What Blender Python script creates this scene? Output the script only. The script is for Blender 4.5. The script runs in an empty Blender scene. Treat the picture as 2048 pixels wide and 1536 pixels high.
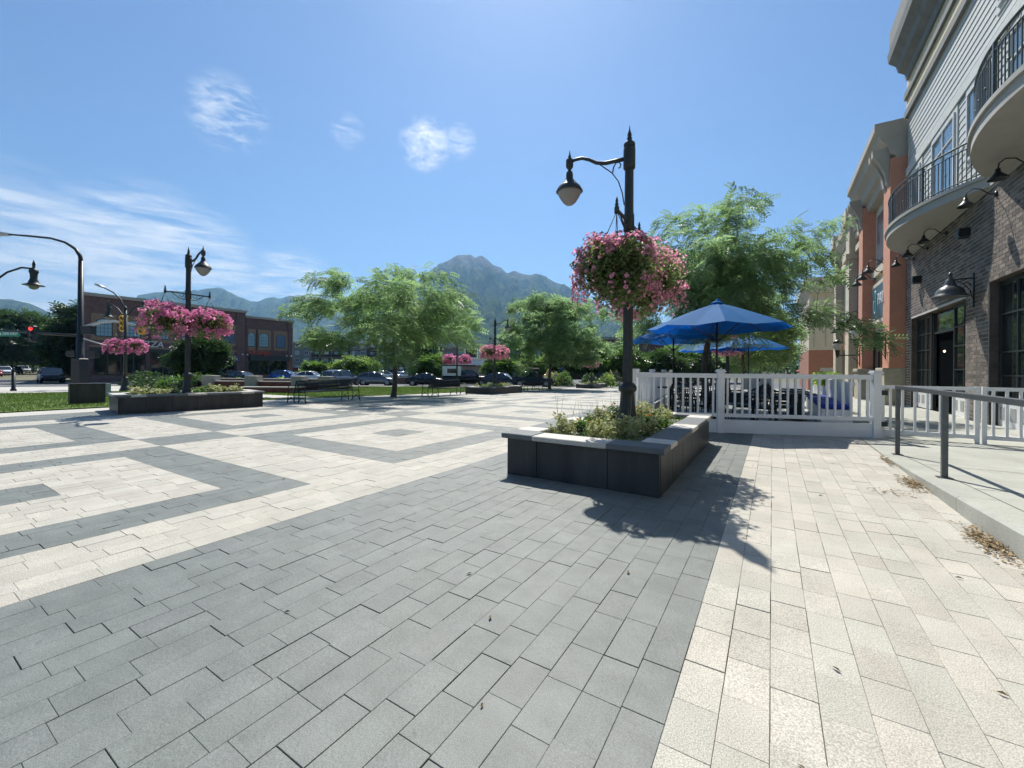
import bpy, bmesh, math, random
import numpy as np
from mathutils import Vector, Matrix, noise
R = math.radians
sc = bpy.context.scene
COL = sc.collection
# ------------------------------------------------------------------ camera
HEAD = R(31.87)
CH, SH = math.cos(HEAD), math.sin(HEAD)
cam = bpy.data.cameras.new('camera')
camo = bpy.data.objects.new('camera', cam); COL.objects.link(camo)
cam.sensor_width = 36; cam.lens = 36 * 838 / 2048
cam.shift_y = -29.3 / 2048
cam.clip_start = .05; cam.clip_end = 30000
camo.matrix_world = Matrix.Translation((0, 0, 1.25)) @ Matrix.Rotation(HEAD, 4, 'Z') @ Matrix.Rotation(R(90), 4, 'X') @ Matrix.Rotation(R(.47), 4, 'Z')
sc.camera = camo
# ------------------------------------------------------------------ world and sun
SUN_EL = R(53.7)
SUNH = Vector((-.515, .857, 0)).normalized()
world = bpy.data.worlds.new('World'); sc.world = world; world.use_nodes = True
wn = world.node_tree; wn.nodes.clear()
def N(nt, t, **kw):
    n = nt.nodes.new(t)
    for k, v in kw.items(): setattr(n, k, v)
    return n
def L(nt, a, b): nt.links.new(a, b)
sky = N(wn, 'ShaderNodeTexSky', sky_type='NISHITA'); sky.sun_disc = False
sky.sun_elevation = SUN_EL; sky.sun_rotation = math.atan2(SUNH.x, SUNH.y)
sky.altitude = 1400; sky.air_density = 1.4; sky.dust_density = 1.3; sky.ozone_density = 9
tc = N(wn, 'ShaderNodeTexCoord')
# thin wisps of cirrus, laid out by compass direction
def cloud_patch(dirv, cosin, cosout, strength, nscale, stretch, lo, hi):
    nrm = N(wn, 'ShaderNodeVectorMath', operation='NORMALIZE'); L(wn, tc.outputs['Generated'], nrm.inputs[0])
    mp = N(wn, 'ShaderNodeMapping'); mp.inputs['Scale'].default_value = stretch; L(wn, nrm.outputs[0], mp.inputs[0])
    mp.inputs['Rotation'].default_value = (0, .25, .9)
    nz = N(wn, 'ShaderNodeTexNoise'); nz.inputs['Scale'].default_value = nscale; nz.inputs['Detail'].default_value = 9; nz.inputs['Roughness'].default_value = .62
    nz.inputs['Distortion'].default_value = .35
    L(wn, mp.outputs[0], nz.inputs['Vector'])
    r1 = N(wn, 'ShaderNodeMapRange'); r1.inputs[1].default_value = lo; r1.inputs[2].default_value = hi; L(wn, nz.outputs[0], r1.inputs[0])
    dt = N(wn, 'ShaderNodeVectorMath', operation='DOT_PRODUCT'); L(wn, nrm.outputs[0], dt.inputs[0]); dt.inputs[1].default_value = Vector(dirv).normalized()
    r2 = N(wn, 'ShaderNodeMapRange', interpolation_type='SMOOTHSTEP'); r2.inputs[1].default_value = cosout; r2.inputs[2].default_value = cosin; L(wn, dt.outputs['Value'], r2.inputs[0])
    m = N(wn, 'ShaderNodeMath', operation='MULTIPLY'); L(wn, r1.outputs[0], m.inputs[0]); L(wn, r2.outputs[0], m.inputs[1])
    m2 = N(wn, 'ShaderNodeMath', operation='MULTIPLY', use_clamp=True); L(wn, m.outputs[0], m2.inputs[0]); m2.inputs[1].default_value = strength
    return m2
def dirpx(px, py):
    x, y = px - 1024, py - 738.7
    c, s = math.cos(R(.47)), math.sin(R(.47)); x, y = x*c + y*s, -x*s + y*c
    dx, dz = x / 838, -y / 838
    return Vector((dx*CH - SH, dx*SH + CH, dz)).normalized()
cl = [cloud_patch(dirpx(456, 228), .9999, .9974, 1.0, 22, (1, 1, 3.0), .43, .80),
      cloud_patch(dirpx(850, 288), .9999, .9982, 1.5, 20, (1, 1, 2.0), .38, .76),
      cloud_patch(dirpx(920, 283), 1.0, .9992, .8, 24, (1, 1, 3.5), .38, .76),
      cloud_patch(dirpx(695, 262), 1.0, .9993, .6, 24, (1, 1, 3.5), .40, .76),
      cloud_patch(dirpx(-60, 650), .988, .964, .95, 7, (1, 1, 7), .36, .62),
      cloud_patch(dirpx(300, 590), .9935, .978, .9, 9, (1, 1, 7), .36, .62),
      cloud_patch(dirpx(580, 590), .9992, .994, .9, 14, (1, 1, 6), .38, .66),
      cloud_patch(dirpx(1165, 535), 1.0, .9996, .9, 30, (1, 1, 5), .34, .66)]
acc = cl[0].outputs[0]
for c in cl[1:]:
    mx = N(wn, 'ShaderNodeMath', operation='MAXIMUM'); L(wn, acc, mx.inputs[0]); L(wn, c.outputs[0], mx.inputs[1]); acc = mx.outputs[0]
cm = N(wn, 'ShaderNodeMix', data_type='RGBA'); L(wn, acc, cm.inputs[0]); L(wn, sky.outputs[0], cm.inputs[6])
cm.inputs[7].default_value = (8.7, 9.0, 9.4, 1)
bg = N(wn, 'ShaderNodeBackground'); bg.inputs[1].default_value = .076; L(wn, cm.outputs[2], bg.inputs[0])
wo = N(wn, 'ShaderNodeOutputWorld'); L(wn, bg.outputs[0], wo.inputs[0])
sun = bpy.data.lights.new('sun', 'SUN'); suno = bpy.data.objects.new('sun', sun); COL.objects.link(suno)
sun.energy = 5.0; sun.angle = R(.53); sun.color = (1, .955, .88)
sd = Vector((SUNH.x*math.cos(SUN_EL), SUNH.y*math.cos(SUN_EL), math.sin(SUN_EL)))
suno.rotation_euler = sd.to_track_quat('Z', 'Y').to_euler()
sc.view_settings.view_transform = 'Standard'; sc.view_settings.look = 'None'
sc.view_settings.exposure = .54; sc.view_settings.gamma = 1; sc.view_settings.use_curve_mapping = False
sc.cycles.use_denoising = True
sc.cycles.max_bounces = 5; sc.cycles.diffuse_bounces = 3; sc.cycles.glossy_bounces = 3; sc.cycles.transmission_bounces = 4; sc.cycles.transparent_max_bounces = 6
sc.cycles.use_adaptive_sampling = True; sc.cycles.adaptive_threshold = .03
sc.cycles.volume_bounces = 0; sc.cycles.sample_clamp_indirect = 4
# ------------------------------------------------------------------ helpers
rng = random.Random(7)
def gz(x, y):
    t = (-SH*x + CH*y) - 12
    if t <= 0: return 0.
    if t < 4: return -.0205*t*t/8
    if t < 34: return -.0205*(t - 2)
    return -.656
def gza(x, y):
    t = np.clip((-SH*x + CH*y) - 12, 0, 34)
    return np.where(t < 4, -.0205*t*t/8, -.0205*(t - 2))
MATS = {}
def M(name, col, rough=.7, metal=0., var=.12, scale=6., bump=0., bscale=None, col2=None, speck=0., sscale=300., attr=None, attr_amt=.25, spec=.5, transl=0., emit=0., stretch=None, blot=0., spots=0., tint=None, tboost=(1., 1., 1.)):
    """one procedural material: base colour broken up by noise, optional speckle, per-piece value and bump"""
    if name in MATS: return MATS[name]
    m = bpy.data.materials.new(name); m.use_nodes = True; nt = m.node_tree; nt.nodes.clear()
    out = N(nt, 'ShaderNodeOutputMaterial'); b = N(nt, 'ShaderNodeBsdfPrincipled')
    geo = N(nt, 'ShaderNodeNewGeometry'); vec = geo.outputs['Position']
    if stretch:
        mp = N(nt, 'ShaderNodeMapping'); mp.inputs['Scale'].default_value = stretch; L(nt, vec, mp.inputs[0]); vec = mp.outputs[0]
    n1 = N(nt, 'ShaderNodeTexNoise'); n1.inputs['Scale'].default_value = scale; n1.inputs['Detail'].default_value = 6; n1.inputs['Roughness'].default_value = .65
    L(nt, vec, n1.inputs['Vector'])
    mx = N(nt, 'ShaderNodeMix', data_type='RGBA')
    c = Vector(col)
    lo = c*(1 - var); hi = Vector(col2) if col2 else c*(1 + var)
    mx.inputs[6].default_value = (*lo, 1); mx.inputs[7].default_value = (*hi, 1)
    mr = N(nt, 'ShaderNodeMapRange'); mr.inputs[1].default_value = .3; mr.inputs[2].default_value = .7; L(nt, n1.outputs[0], mr.inputs[0]); L(nt, mr.outputs[0], mx.inputs[0])
    colout = mx.outputs[2]
    if speck:
        n2 = N(nt, 'ShaderNodeTexNoise'); n2.inputs['Scale'].default_value = sscale; n2.inputs['Detail'].default_value = 2; L(nt, vec, n2.inputs['Vector'])
        r = N(nt, 'ShaderNodeMapRange'); r.inputs[1].default_value = .35; r.inputs[2].default_value = .65; r.inputs[3].default_value = 1 - speck; r.inputs[4].default_value = 1 + speck
        L(nt, n2.outputs[0], r.inputs[0])
        vm = N(nt, 'ShaderNodeVectorMath', operation='SCALE'); L(nt, colout, vm.inputs[0]); L(nt, r.outputs[0], vm.inputs['Scale']); colout = vm.outputs[0]
    if blot:
        n4 = N(nt, 'ShaderNodeTexNoise'); n4.inputs['Scale'].default_value = .9; n4.inputs['Detail'].default_value = 8; n4.inputs['Roughness'].default_value = .7; L(nt, vec, n4.inputs['Vector'])
        r = N(nt, 'ShaderNodeMapRange'); r.inputs[1].default_value = .3; r.inputs[2].default_value = .7; r.inputs[3].default_value = 1 - blot; r.inputs[4].default_value = 1 + blot; L(nt, n4.outputs[0], r.inputs[0])
        vm = N(nt, 'ShaderNodeVectorMath', operation='SCALE'); L(nt, colout, vm.inputs[0]); L(nt, r.outputs[0], vm.inputs['Scale']); colout = vm.outputs[0]
    if spots:
        n5 = N(nt, 'ShaderNodeTexNoise'); n5.inputs['Scale'].default_value = 13; n5.inputs['Detail'].default_value = 3; L(nt, vec, n5.inputs['Vector'])
        r = N(nt, 'ShaderNodeMapRange'); r.inputs[1].default_value = .66; r.inputs[2].default_value = .72; r.inputs[3].default_value = 1; r.inputs[4].default_value = 1 - spots; L(nt, n5.outputs[0], r.inputs[0])
        vm = N(nt, 'ShaderNodeVectorMath', operation='SCALE'); L(nt, colout, vm.inputs[0]); L(nt, r.outputs[0], vm.inputs['Scale']); colout = vm.outputs[0]
    if tint:
        at = N(nt, 'ShaderNodeAttribute', attribute_name=attr); k7 = N(nt, 'ShaderNodeMath', operation='MULTIPLY'); L(nt, at.outputs['Fac'], k7.inputs[0]); k7.inputs[1].default_value = 7.31
        fr_ = N(nt, 'ShaderNodeMath', operation='FRACT'); L(nt, k7.outputs[0], fr_.inputs[0])
        ti = N(nt, 'ShaderNodeMix', data_type='RGBA'); L(nt, fr_.outputs[0], ti.inputs[0]); ti.inputs[6].default_value = (*tint[0], 1); ti.inputs[7].default_value = (*tint[1], 1)
        vm = N(nt, 'ShaderNodeVectorMath', operation='MULTIPLY'); L(nt, colout, vm.inputs[0]); L(nt, ti.outputs[2], vm.inputs[1]); colout = vm.outputs[0]
    if attr:
        at = N(nt, 'ShaderNodeAttribute', attribute_name=attr)
        r = N(nt, 'ShaderNodeMapRange'); r.inputs[3].default_value = 1 - attr_amt; r.inputs[4].default_value = 1 + attr_amt; L(nt, at.outputs['Fac'], r.inputs[0])
        vm = N(nt, 'ShaderNodeVectorMath', operation='SCALE'); L(nt, colout, vm.inputs[0]); L(nt, r.outputs[0], vm.inputs['Scale']); colout = vm.outputs[0]
    L(nt, colout, b.inputs['Base Color'])
    b.inputs['Roughness'].default_value = rough; b.inputs['Metallic'].default_value = metal
    b.inputs['Specular IOR Level'].default_value = spec
    if emit: b.inputs['Emission Strength'].default_value = emit; L(nt, colout, b.inputs['Emission Color'])
    if bump:
        n3 = N(nt, 'ShaderNodeTexNoise'); n3.inputs['Scale'].default_value = bscale or scale*8; n3.inputs['Detail'].default_value = 5; L(nt, vec, n3.inputs['Vector'])
        bp = N(nt, 'ShaderNodeBump'); bp.inputs['Strength'].default_value = bump; bp.inputs['Distance'].default_value = .02; L(nt, n3.outputs[0], bp.inputs['Height']); L(nt, bp.outputs[0], b.inputs['Normal'])
    sh = b.outputs[0]
    if transl:
        tr = N(nt, 'ShaderNodeBsdfTranslucent'); tb = N(nt, 'ShaderNodeVectorMath', operation='MULTIPLY'); L(nt, colout, tb.inputs[0]); tb.inputs[1].default_value = tboost; L(nt, tb.outputs[0], tr.inputs[0])
        ms = N(nt, 'ShaderNodeMixShader'); ms.inputs[0].default_value = transl; L(nt, sh, ms.inputs[1]); L(nt, tr.outputs[0], ms.inputs[2]); sh = ms.outputs[0]
    L(nt, sh, out.inputs[0]); MATS[name] = m
    return m
class MB:
    """collects boxes, tubes, lathes; build() links them as one mesh object"""
    def __init__(s): s.v = []; s.f = []; s.m = []; s.sm = []; s.a = []
    def add(s, v, f, mi=0, smooth=False, a=.5):
        o = len(s.v); s.v += [tuple(p) for p in v]; s.f += [tuple(i + o for i in q) for q in f]
        s.m += [mi]*len(f); s.sm += [smooth]*len(f); s.a += [a]*len(f); return s
    def box(s, lo, hi, mi=0, bevel=0, a=.5):
        x0, y0, z0 = lo; x1, y1, z1 = hi
        if bevel <= 0:
            v = [(x0,y0,z0),(x1,y0,z0),(x1,y1,z0),(x0,y1,z0),(x0,y0,z1),(x1,y0,z1),(x1,y1,z1),(x0,y1,z1)]
            f = [(0,3,2,1),(4,5,6,7),(0,1,5,4),(1,2,6,5),(2,3,7,6),(3,0,4,7)]
            return s.add(v, f, mi, a=a)
        b = bevel
        v = []; 
        for z, i in ((z0, b), (z0 + b, 0), (z1 - b, 0), (z1, b)):
            v += [(x0+i, y0+i, z), (x1-i, y0+i, z), (x1-i, y1-i, z), (x0+i, y1-i, z)]
        f = [(0,3,2,1), (12,13,14,15)]
        for k in range(3):
            for j in range(4):
                f.append((k*4+j, k*4+(j+1) % 4, k*4+4+(j+1) % 4, k*4+4+j))
        return s.add(v, f, mi, a=a)
    def obox(s, c, ux, uy, hx, hy, z0, z1, mi=0, a=.5):
        """box with its own horizontal axes"""
        c = Vector((c[0], c[1], 0)); ux = Vector((ux[0], ux[1], 0)).normalized(); uy = Vector((-ux.y, ux.x, 0)) if uy is None else Vector((uy[0], uy[1], 0)).normalized()
        p = [c + ux*a_*hx + uy*b_*hy for a_, b_ in ((-1,-1),(1,-1),(1,1),(-1,1))]
        v = [(q.x, q.y, z0) for q in p] + [(q.x, q.y, z1) for q in p]
        return s.add(v, [(0,3,2,1),(4,5,6,7),(0,1,5,4),(1,2,6,5),(2,3,7,6),(3,0,4,7)], mi, a=a)
    def tube(s, pts, rad, n=8, mi=0, smooth=True, cap=True, flat=1.):
        pts = [Vector(p) for p in pts]
        if not hasattr(rad, '__len__'): rad = [rad]*len(pts)
        v = []; prev = None
        for i, p in enumerate(pts):
            d = (pts[min(i+1, len(pts)-1)] - pts[max(i-1, 0)])
            d = d.normalized() if d.length > 1e-9 else Vector((0,0,1))
            if prev is None:
                u = Vector((1,0,0)) if abs(d.x) < .8 else Vector((0,1,0))
            else: u = prev
            u = (u - d*u.dot(d)).normalized(); w = d.cross(u); prev = u
            for k in range(n):
                t = 2*math.pi*(k + .5)/n
                v.append(p + (u*math.cos(t) + w*math.sin(t)*flat)*rad[i])
        f = []
        for i in range(len(pts)-1):
            for k in range(n):
                f.append((i*n+k, i*n+(k+1) % n, (i+1)*n+(k+1) % n, (i+1)*n+k))
        if cap: f += [tuple(range(n-1, -1, -1)), tuple(range((len(pts)-1)*n, len(pts)*n))]
        return s.add(v, f, mi, smooth)
    def lathe(s, prof, c=(0,0,0), n=16, mi=0, smooth=True, flute=0., axis='Z'):
        v = []
        for r, z in prof:
            for k in range(n):
                t = 2*math.pi*k/n
                rr = r*(1 - flute*(k % 2))
                if axis == 'Z': v.append((c[0] + rr*math.cos(t), c[1] + rr*math.sin(t), c[2] + z))
                elif axis == 'Y': v.append((c[0] + rr*math.cos(t), c[1] + z, c[2] + rr*math.sin(t)))
                else: v.append((c[0] + z, c[1] + rr*math.cos(t), c[2] + rr*math.sin(t)))
        f = []
        for i in range(len(prof)-1):
            for k in range(n):
                q = (i*n+k, i*n+(k+1) % n, (i+1)*n+(k+1) % n, (i+1)*n+k)
                f.append(q if axis == 'Z' else q[::-1])
        f += [tuple(range(n-1, -1, -1)), tuple(range((len(prof)-1)*n, len(prof)*n))]
        return s.add(v, f, mi, smooth)
    def prism(s, poly, lo, hi, axis='Z', mi=0, smooth=False):
        """polygon extruded along an axis; poly in the two other axes"""
        n = len(poly); v = []
        for h in (lo, hi):
            for a, b in poly: v.append((a, b, h) if axis == 'Z' else ((h, a, b) if axis == 'X' else (a, h, b)))
        f = [tuple(range(n-1, -1, -1)), tuple(range(n, 2*n))] + [(k, (k+1) % n, n+(k+1) % n, n+k) for k in range(n)]
        return s.add(v, f, mi, smooth)
    def build(s, name, mats, parent=None, loc=None, kind=None, attr=None):
        me = bpy.data.meshes.new(name); me.from_pydata(s.v, [], s.f)
        mats = mats if isinstance(mats, (list, tuple)) else [mats]
        for m in mats: me.materials.append(m)
        if len(mats) > 1: me.polygons.foreach_set('material_index', s.m)
        if any(s.sm): me.polygons.foreach_set('use_smooth', s.sm)
        if attr:
            at = me.attributes.new(attr, 'FLOAT', 'FACE'); at.data.foreach_set('value', s.a)
        me.validate(); 
        bm = bmesh.new(); bm.from_mesh(me); bmesh.ops.recalc_face_normals(bm, faces=bm.faces); bm.to_mesh(me); bm.free()
        return link(name, me, parent, loc, kind)
def link(name, me, parent=None, loc=None, kind=None):
    o = bpy.data.objects.new(name, me); COL.objects.link(o)
    if parent is not None: o.parent = parent
    if loc is not None: o.location = loc
    if kind: o['kind'] = kind
    return o
def thing(name, label, cat, loc=(0,0,0), rz=0., group=None):
    o = bpy.data.objects.new(name, None); COL.objects.link(o); o.location = loc; o.rotation_euler = (0, 0, rz); o.empty_display_size = .1
    return tag(o, label, cat, group)
def tag(o, label, cat, group=None):
    o['label'] = label; o['category'] = cat
    if group: o['group'] = group
    return o
def copy_tree(o, parent=None):
    c = o.copy(); COL.objects.link(c); c.parent = parent
    for ch in list(o.children): copy_tree(ch, c)
    return c
def dup(root, loc, rz, label, group=None):
    c = copy_tree(root); c.location = loc; c.rotation_euler = (0, 0, rz); c['label'] = label
    if group: c['group'] = group
    return c
def np_mesh(name, V, F, mats, parent=None, kind=None, attr=None, smooth=False, mi=None, loc=None):
    """fast mesh: V (n,3), F (m,k) all faces with k corners; attr = per-face value 'pv'"""
    me = bpy.data.meshes.new(name); n, m, k = len(V), len(F), F.shape[1]
    me.vertices.add(n); me.vertices.foreach_set('co', np.ascontiguousarray(V, np.float32).ravel())
    me.loops.add(m*k); me.loops.foreach_set('vertex_index', np.ascontiguousarray(F, np.int32).ravel())
    me.polygons.add(m); me.polygons.foreach_set('loop_start', np.arange(0, m*k, k, dtype=np.int32)); 
    try: me.polygons.foreach_set('loop_total', np.full(m, k, np.int32))
    except Exception: pass
    for q in (mats if isinstance(mats, (list, tuple)) else [mats]): me.materials.append(q)
    if mi is not None: me.polygons.foreach_set('material_index', np.ascontiguousarray(mi, np.int32))
    me.polygons.foreach_set('use_smooth', np.full(m, bool(smooth)))
    if attr is not None:
        at = me.attributes.new('pv', 'FLOAT', 'FACE'); at.data.foreach_set('value', np.ascontiguousarray(attr, np.float32))
    me.update(calc_edges=True)
    return link(name, me, parent, loc, kind)
def scatter(TV, TF, pos, rot, scl):
    """place copies of a small template: pos (n,3), rot (n,3,3), scl (n,)"""
    n, nv = len(pos), len(TV)
    V = np.einsum('nij,vj->nvi', rot, TV)*scl[:, None, None] + pos[:, None, :]
    F = (TF[None] + (np.arange(n)*nv)[:, None, None]).reshape(-1, TF.shape[1])
    return V.reshape(-1, 3), F
def rots(rs, n, tilt=1.57, zdir=None):
    """random rotations; local z leans from vertical by up to tilt"""
    a = rs.uniform(0, 2*np.pi, n); t = rs.uniform(0, tilt, n); b = rs.uniform(0, 2*np.pi, n)
    ca, sa, ct, st, cb, sb = np.cos(a), np.sin(a), np.cos(t), np.sin(t), np.cos(b), np.sin(b)
    Rm = np.zeros((n, 3, 3))
    # Rz(b) Ry(t) Rz(a)
    Rm[:,0,0] = cb*ct*ca - sb*sa; Rm[:,0,1] = -cb*ct*sa - sb*ca; Rm[:,0,2] = cb*st
    Rm[:,1,0] = sb*ct*ca + cb*sa; Rm[:,1,1] = -sb*ct*sa + cb*ca; Rm[:,1,2] = sb*st
    Rm[:,2,0] = -st*ca; Rm[:,2,1] = st*sa; Rm[:,2,2] = ct
    return Rm
def frame_to(Z, rs):
    """rotations whose local z is the given directions"""
    Z = Z/np.linalg.norm(Z, axis=1, keepdims=True); h = rs.normal(size=Z.shape)
    X = np.cross(h, Z); X /= np.linalg.norm(X, axis=1, keepdims=True); Y = np.cross(Z, X)
    return np.stack([X, Y, Z], axis=2)
def text(name, body, size, mat, parent, loc, rot, extrude=.01, align='CENTER', shear=0., spacing=1.):
    cu = bpy.data.curves.new(name, 'FONT'); cu.body = body; cu.size = size; cu.extrude = extrude; cu.align_x = align; cu.align_y = 'CENTER'; cu.shear = shear; cu.space_character = spacing
    o = bpy.data.objects.new(name, cu); COL.objects.link(o)
    dg = bpy.context.evaluated_depsgraph_get(); me = bpy.data.meshes.new_from_object(o.evaluated_get(dg))
    bpy.data.objects.remove(o); bpy.data.curves.remove(cu)
    me.materials.clear(); me.materials.append(mat)
    q = link(name, me, parent, loc); q.rotation_euler = rot
    return q
# ------------------------------------------------------------------ materials used all over
m_light = M('light_granite', (.405, .384, .330), .8, var=.08, scale=3.5, col2=(.445, .422, .368), speck=.30, sscale=190, attr='pv', attr_amt=.085, bump=.10, bscale=140, blot=.08, spots=.14, tint=((1.01, .99, .965), (.985, 1.0, .985)))
m_dark = M('dark_granite', (.136, .148, .136), .62, var=.14, scale=5, col2=(.168, .181, .167), speck=.24, sscale=230, attr='pv', attr_amt=.06, bump=.14, bscale=60, blot=.12, spots=.16, tint=((1.0, 1.0, 1.005), (.99, 1.015, .985)))
m_joint = M('joint_sand', (.11, .10, .085), .95, var=.3, scale=30)
m_conc = M('concrete', (.37, .375, .325), .85, var=.13, scale=1.3, speck=.14, sscale=130, bump=.1, bscale=90, blot=.13, spots=.15)
m_concw = M('pale_concrete', (.46, .44, .385), .85, var=.08, scale=1.1, speck=.1, sscale=130)
m_asph = M('asphalt', (.115, .118, .120), .9, var=.15, scale=.5, speck=.2, sscale=60)
m_soil = M('soil', (.06, .045, .03), .95, var=.3, scale=20)
m_grass = M('grass', (.075, .135, .02), .9, var=.3, scale=1.2, col2=(.14, .215, .035), speck=.35, sscale=45, transl=.15)
m_blade = M('grass_blade', (.10, .185, .025), .8, var=.3, scale=.8, col2=(.17, .26, .045), transl=.4)
m_black = M('black_paint', (.012, .016, .016), .42, var=.2, scale=9)
m_iron = M('green_black_iron', (.018, .026, .026), .5, var=.3, scale=15, bump=.05)
m_white = M('white_vinyl', (.77, .78, .77), .4, var=.04, scale=5, blot=.07, speck=.03, sscale=40)
m_slab = M('dark_stone_cladding', (.018, .020, .023), .5, var=.3, scale=5, stretch=(1, 1, .2), col2=(.045, .047, .046), bump=.1, bscale=40, blot=.25)
# ------------------------------------------------------------------ ground, streets, lawn
def sheet(name, xs, ys, mat, dz, kind='structure', parent=None, zf=None):
    xs, ys = np.asarray(xs, float), np.asarray(ys, float); gx, gy = np.meshgrid(xs, ys, indexing='ij')
    z = (gza(gx, gy) if zf is None else zf(gx, gy)) + dz
    V = np.stack([gx, gy, z], -1).reshape(-1, 3); ny = len(ys)
    i, j = np.meshgrid(np.arange(len(xs)-1), np.arange(ny-1), indexing='ij'); a = (i*ny + j).ravel()
    return np_mesh(name, V, np.stack([a, a+ny, a+ny+1, a+1], 1), mat, parent, kind, smooth=True)
def csheet(name, r0, r1, t0, t1, mat, dz, step=4., kind='structure'):
    """sheet laid out across and along the street at the plaza's far end"""
    rs_, ts = np.arange(r0, r1 + .01, step), np.arange(t0, t1 + .01, step); gr, gt = np.meshgrid(rs_, ts, indexing='ij')
    x = gr*CH - gt*SH; y = gr*SH + gt*CH
    V = np.stack([x, y, gza(x, y) + dz], -1).reshape(-1, 3); ny = len(ts)
    i, j = np.meshgrid(np.arange(len(rs_)-1), np.arange(ny-1), indexing='ij'); a = (i*ny + j).ravel()
    return np_mesh(name, V, np.stack([a, a+ny, a+ny+1, a+1], 1), mat, None, kind, smooth=True)
far = [-9000, -5000, -2500, -1200, -600, -300, -160]
near = list(np.arange(-100, 101, 5.))
m_ground = M('dry_ground', (.12, .13, .06), .95, var=.3, scale=.05, col2=(.17, .15, .09), speck=.2, sscale=2)
sheet('ground', far + near + [-x for x in far[::-1]], far + near + [-x for x in far[::-1]], m_ground, -.06)
sheet('road', np.arange(-62.5, -33, 2.), np.arange(-60, 60.1, 3.), m_asph, -.03)
sheet('side_road', np.arange(-340, -61.9, 6.), np.arange(-9, 12.6, 3.), m_asph, -.026)
csheet('parking_lot', -38, 46, 43.5, 115.5, m_asph, -.022)
sheet('corner_pavement', np.arange(-47, -30.9, 2.), np.arange(-30, 14.1, 2.), m_concw, .0)
sheet('lawn', np.arange(-31, -16.9, 1.), np.arange(-12, 36.1, 1.), m_grass, .03)
sheet('building_pavement', np.arange(-64.2, -60.9, 1.1), np.arange(12.6, 60, 3.), m_concw, .07)
# kerb along the lawn's street side and a path across the lawn
sheet('lawn_path', np.arange(-31, -17.4, 1.5), np.arange(9.6, 11.3, .8), m_concw, .036)
# lane marking
sheet('road_marking', np.array([-62.1, -61.7]) + 7, np.arange(-50, 60, 3.), M('road_paint', (.6, .6, .55), .8), -.022)
csheet('far_kerb_walk', -30, 36, 41.9, 43.6, m_concw, .03, 1.7)
rs = np.random.RandomState(3)
# grass blades
n = 110000
gx = rs.uniform(-31, -17.03, n); gy = rs.uniform(-2, 30, n)
keep = ~((gy > 9.55) & (gy < 11.25)); gx, gy = gx[keep], gy[keep]; n = len(gx)
pos = np.stack([gx, gy, gza(gx, gy) + .025], 1)
TV = np.array([[-.011, 0, 0], [.011, 0, 0], [0, .012, .055]]); TF = np.array([[0, 1, 2]])
V, F = scatter(TV, TF, pos, rots(rs, n, .45), rs.uniform(.6, 1.3, n))
np_mesh('grass', V, F, m_blade, None, 'stuff')
COL.objects['grass']['label'] = 'short mown green grass covering the lawn'; COL.objects['grass']['category'] = 'grass'
# ------------------------------------------------------------------ mountains
def ridge(name, prof, R0, R1, mat, naz, nr, amp, seed, back=1.25):
    az = np.linspace(prof[0][0], prof[-1][0], naz); top = np.interp(az, [p[0] for p in prof], [p[1] for p in prof])
    us = np.concatenate([np.linspace(0, 1, nr), [1.06, back]])
    V = np.zeros((naz, len(us), 3))
    for i, (px, py) in enumerate(zip(az, top)):
        d = dirpx(px, 738.7); d.z = 0; hd = d.length; zt = (738.7 + (px-1024)*.0082 - py)/838/math.sqrt(1 + ((px-1024)/838)**2)
        d.normalize()
        for j, u in enumerate(us):
            r = R0 + (R1 - R0)*u
            x, y = d.x*r, d.y*r
            zr = zt*R1
            if u <= 1: z = zr*(u**1.35)
            else: z = zr*(1 - (u-1)*1.6)
            e = min(1, u*1.2)*(1.0 if u < .8 else max(.10, (1-u)/.2))
            p = Vector((x/420, y/420, seed))
            q = noise.ridged_multi_fractal(p, .9, 2.1, 7, 1.0, 2.0) - 1.0
            # gullies that run down the slope
            g = abs(noise.noise(Vector((px/26. + .6*noise.noise(p*2), u*1.3, seed + 9))))*2 - .5
            g2 = noise.fractal(Vector((px/7., u*9, seed + 5)), .7, 2.1, 4)
            z += amp*zr*e*(.42*q + .48*g + .16*g2)*(.35 + .65*u)
            V[i, j] = (x, y, max(z, -8) - .5*(u < .01))
    nn = len(us); i, j = np.meshgrid(np.arange(naz-1), np.arange(nn-1), indexing='ij'); a = (i*nn + j).ravel()
    return np_mesh(name, V.reshape(-1, 3), np.stack([a, a+nn, a+nn+1, a+1], 1), mat, None, 'structure', smooth=True)
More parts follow.
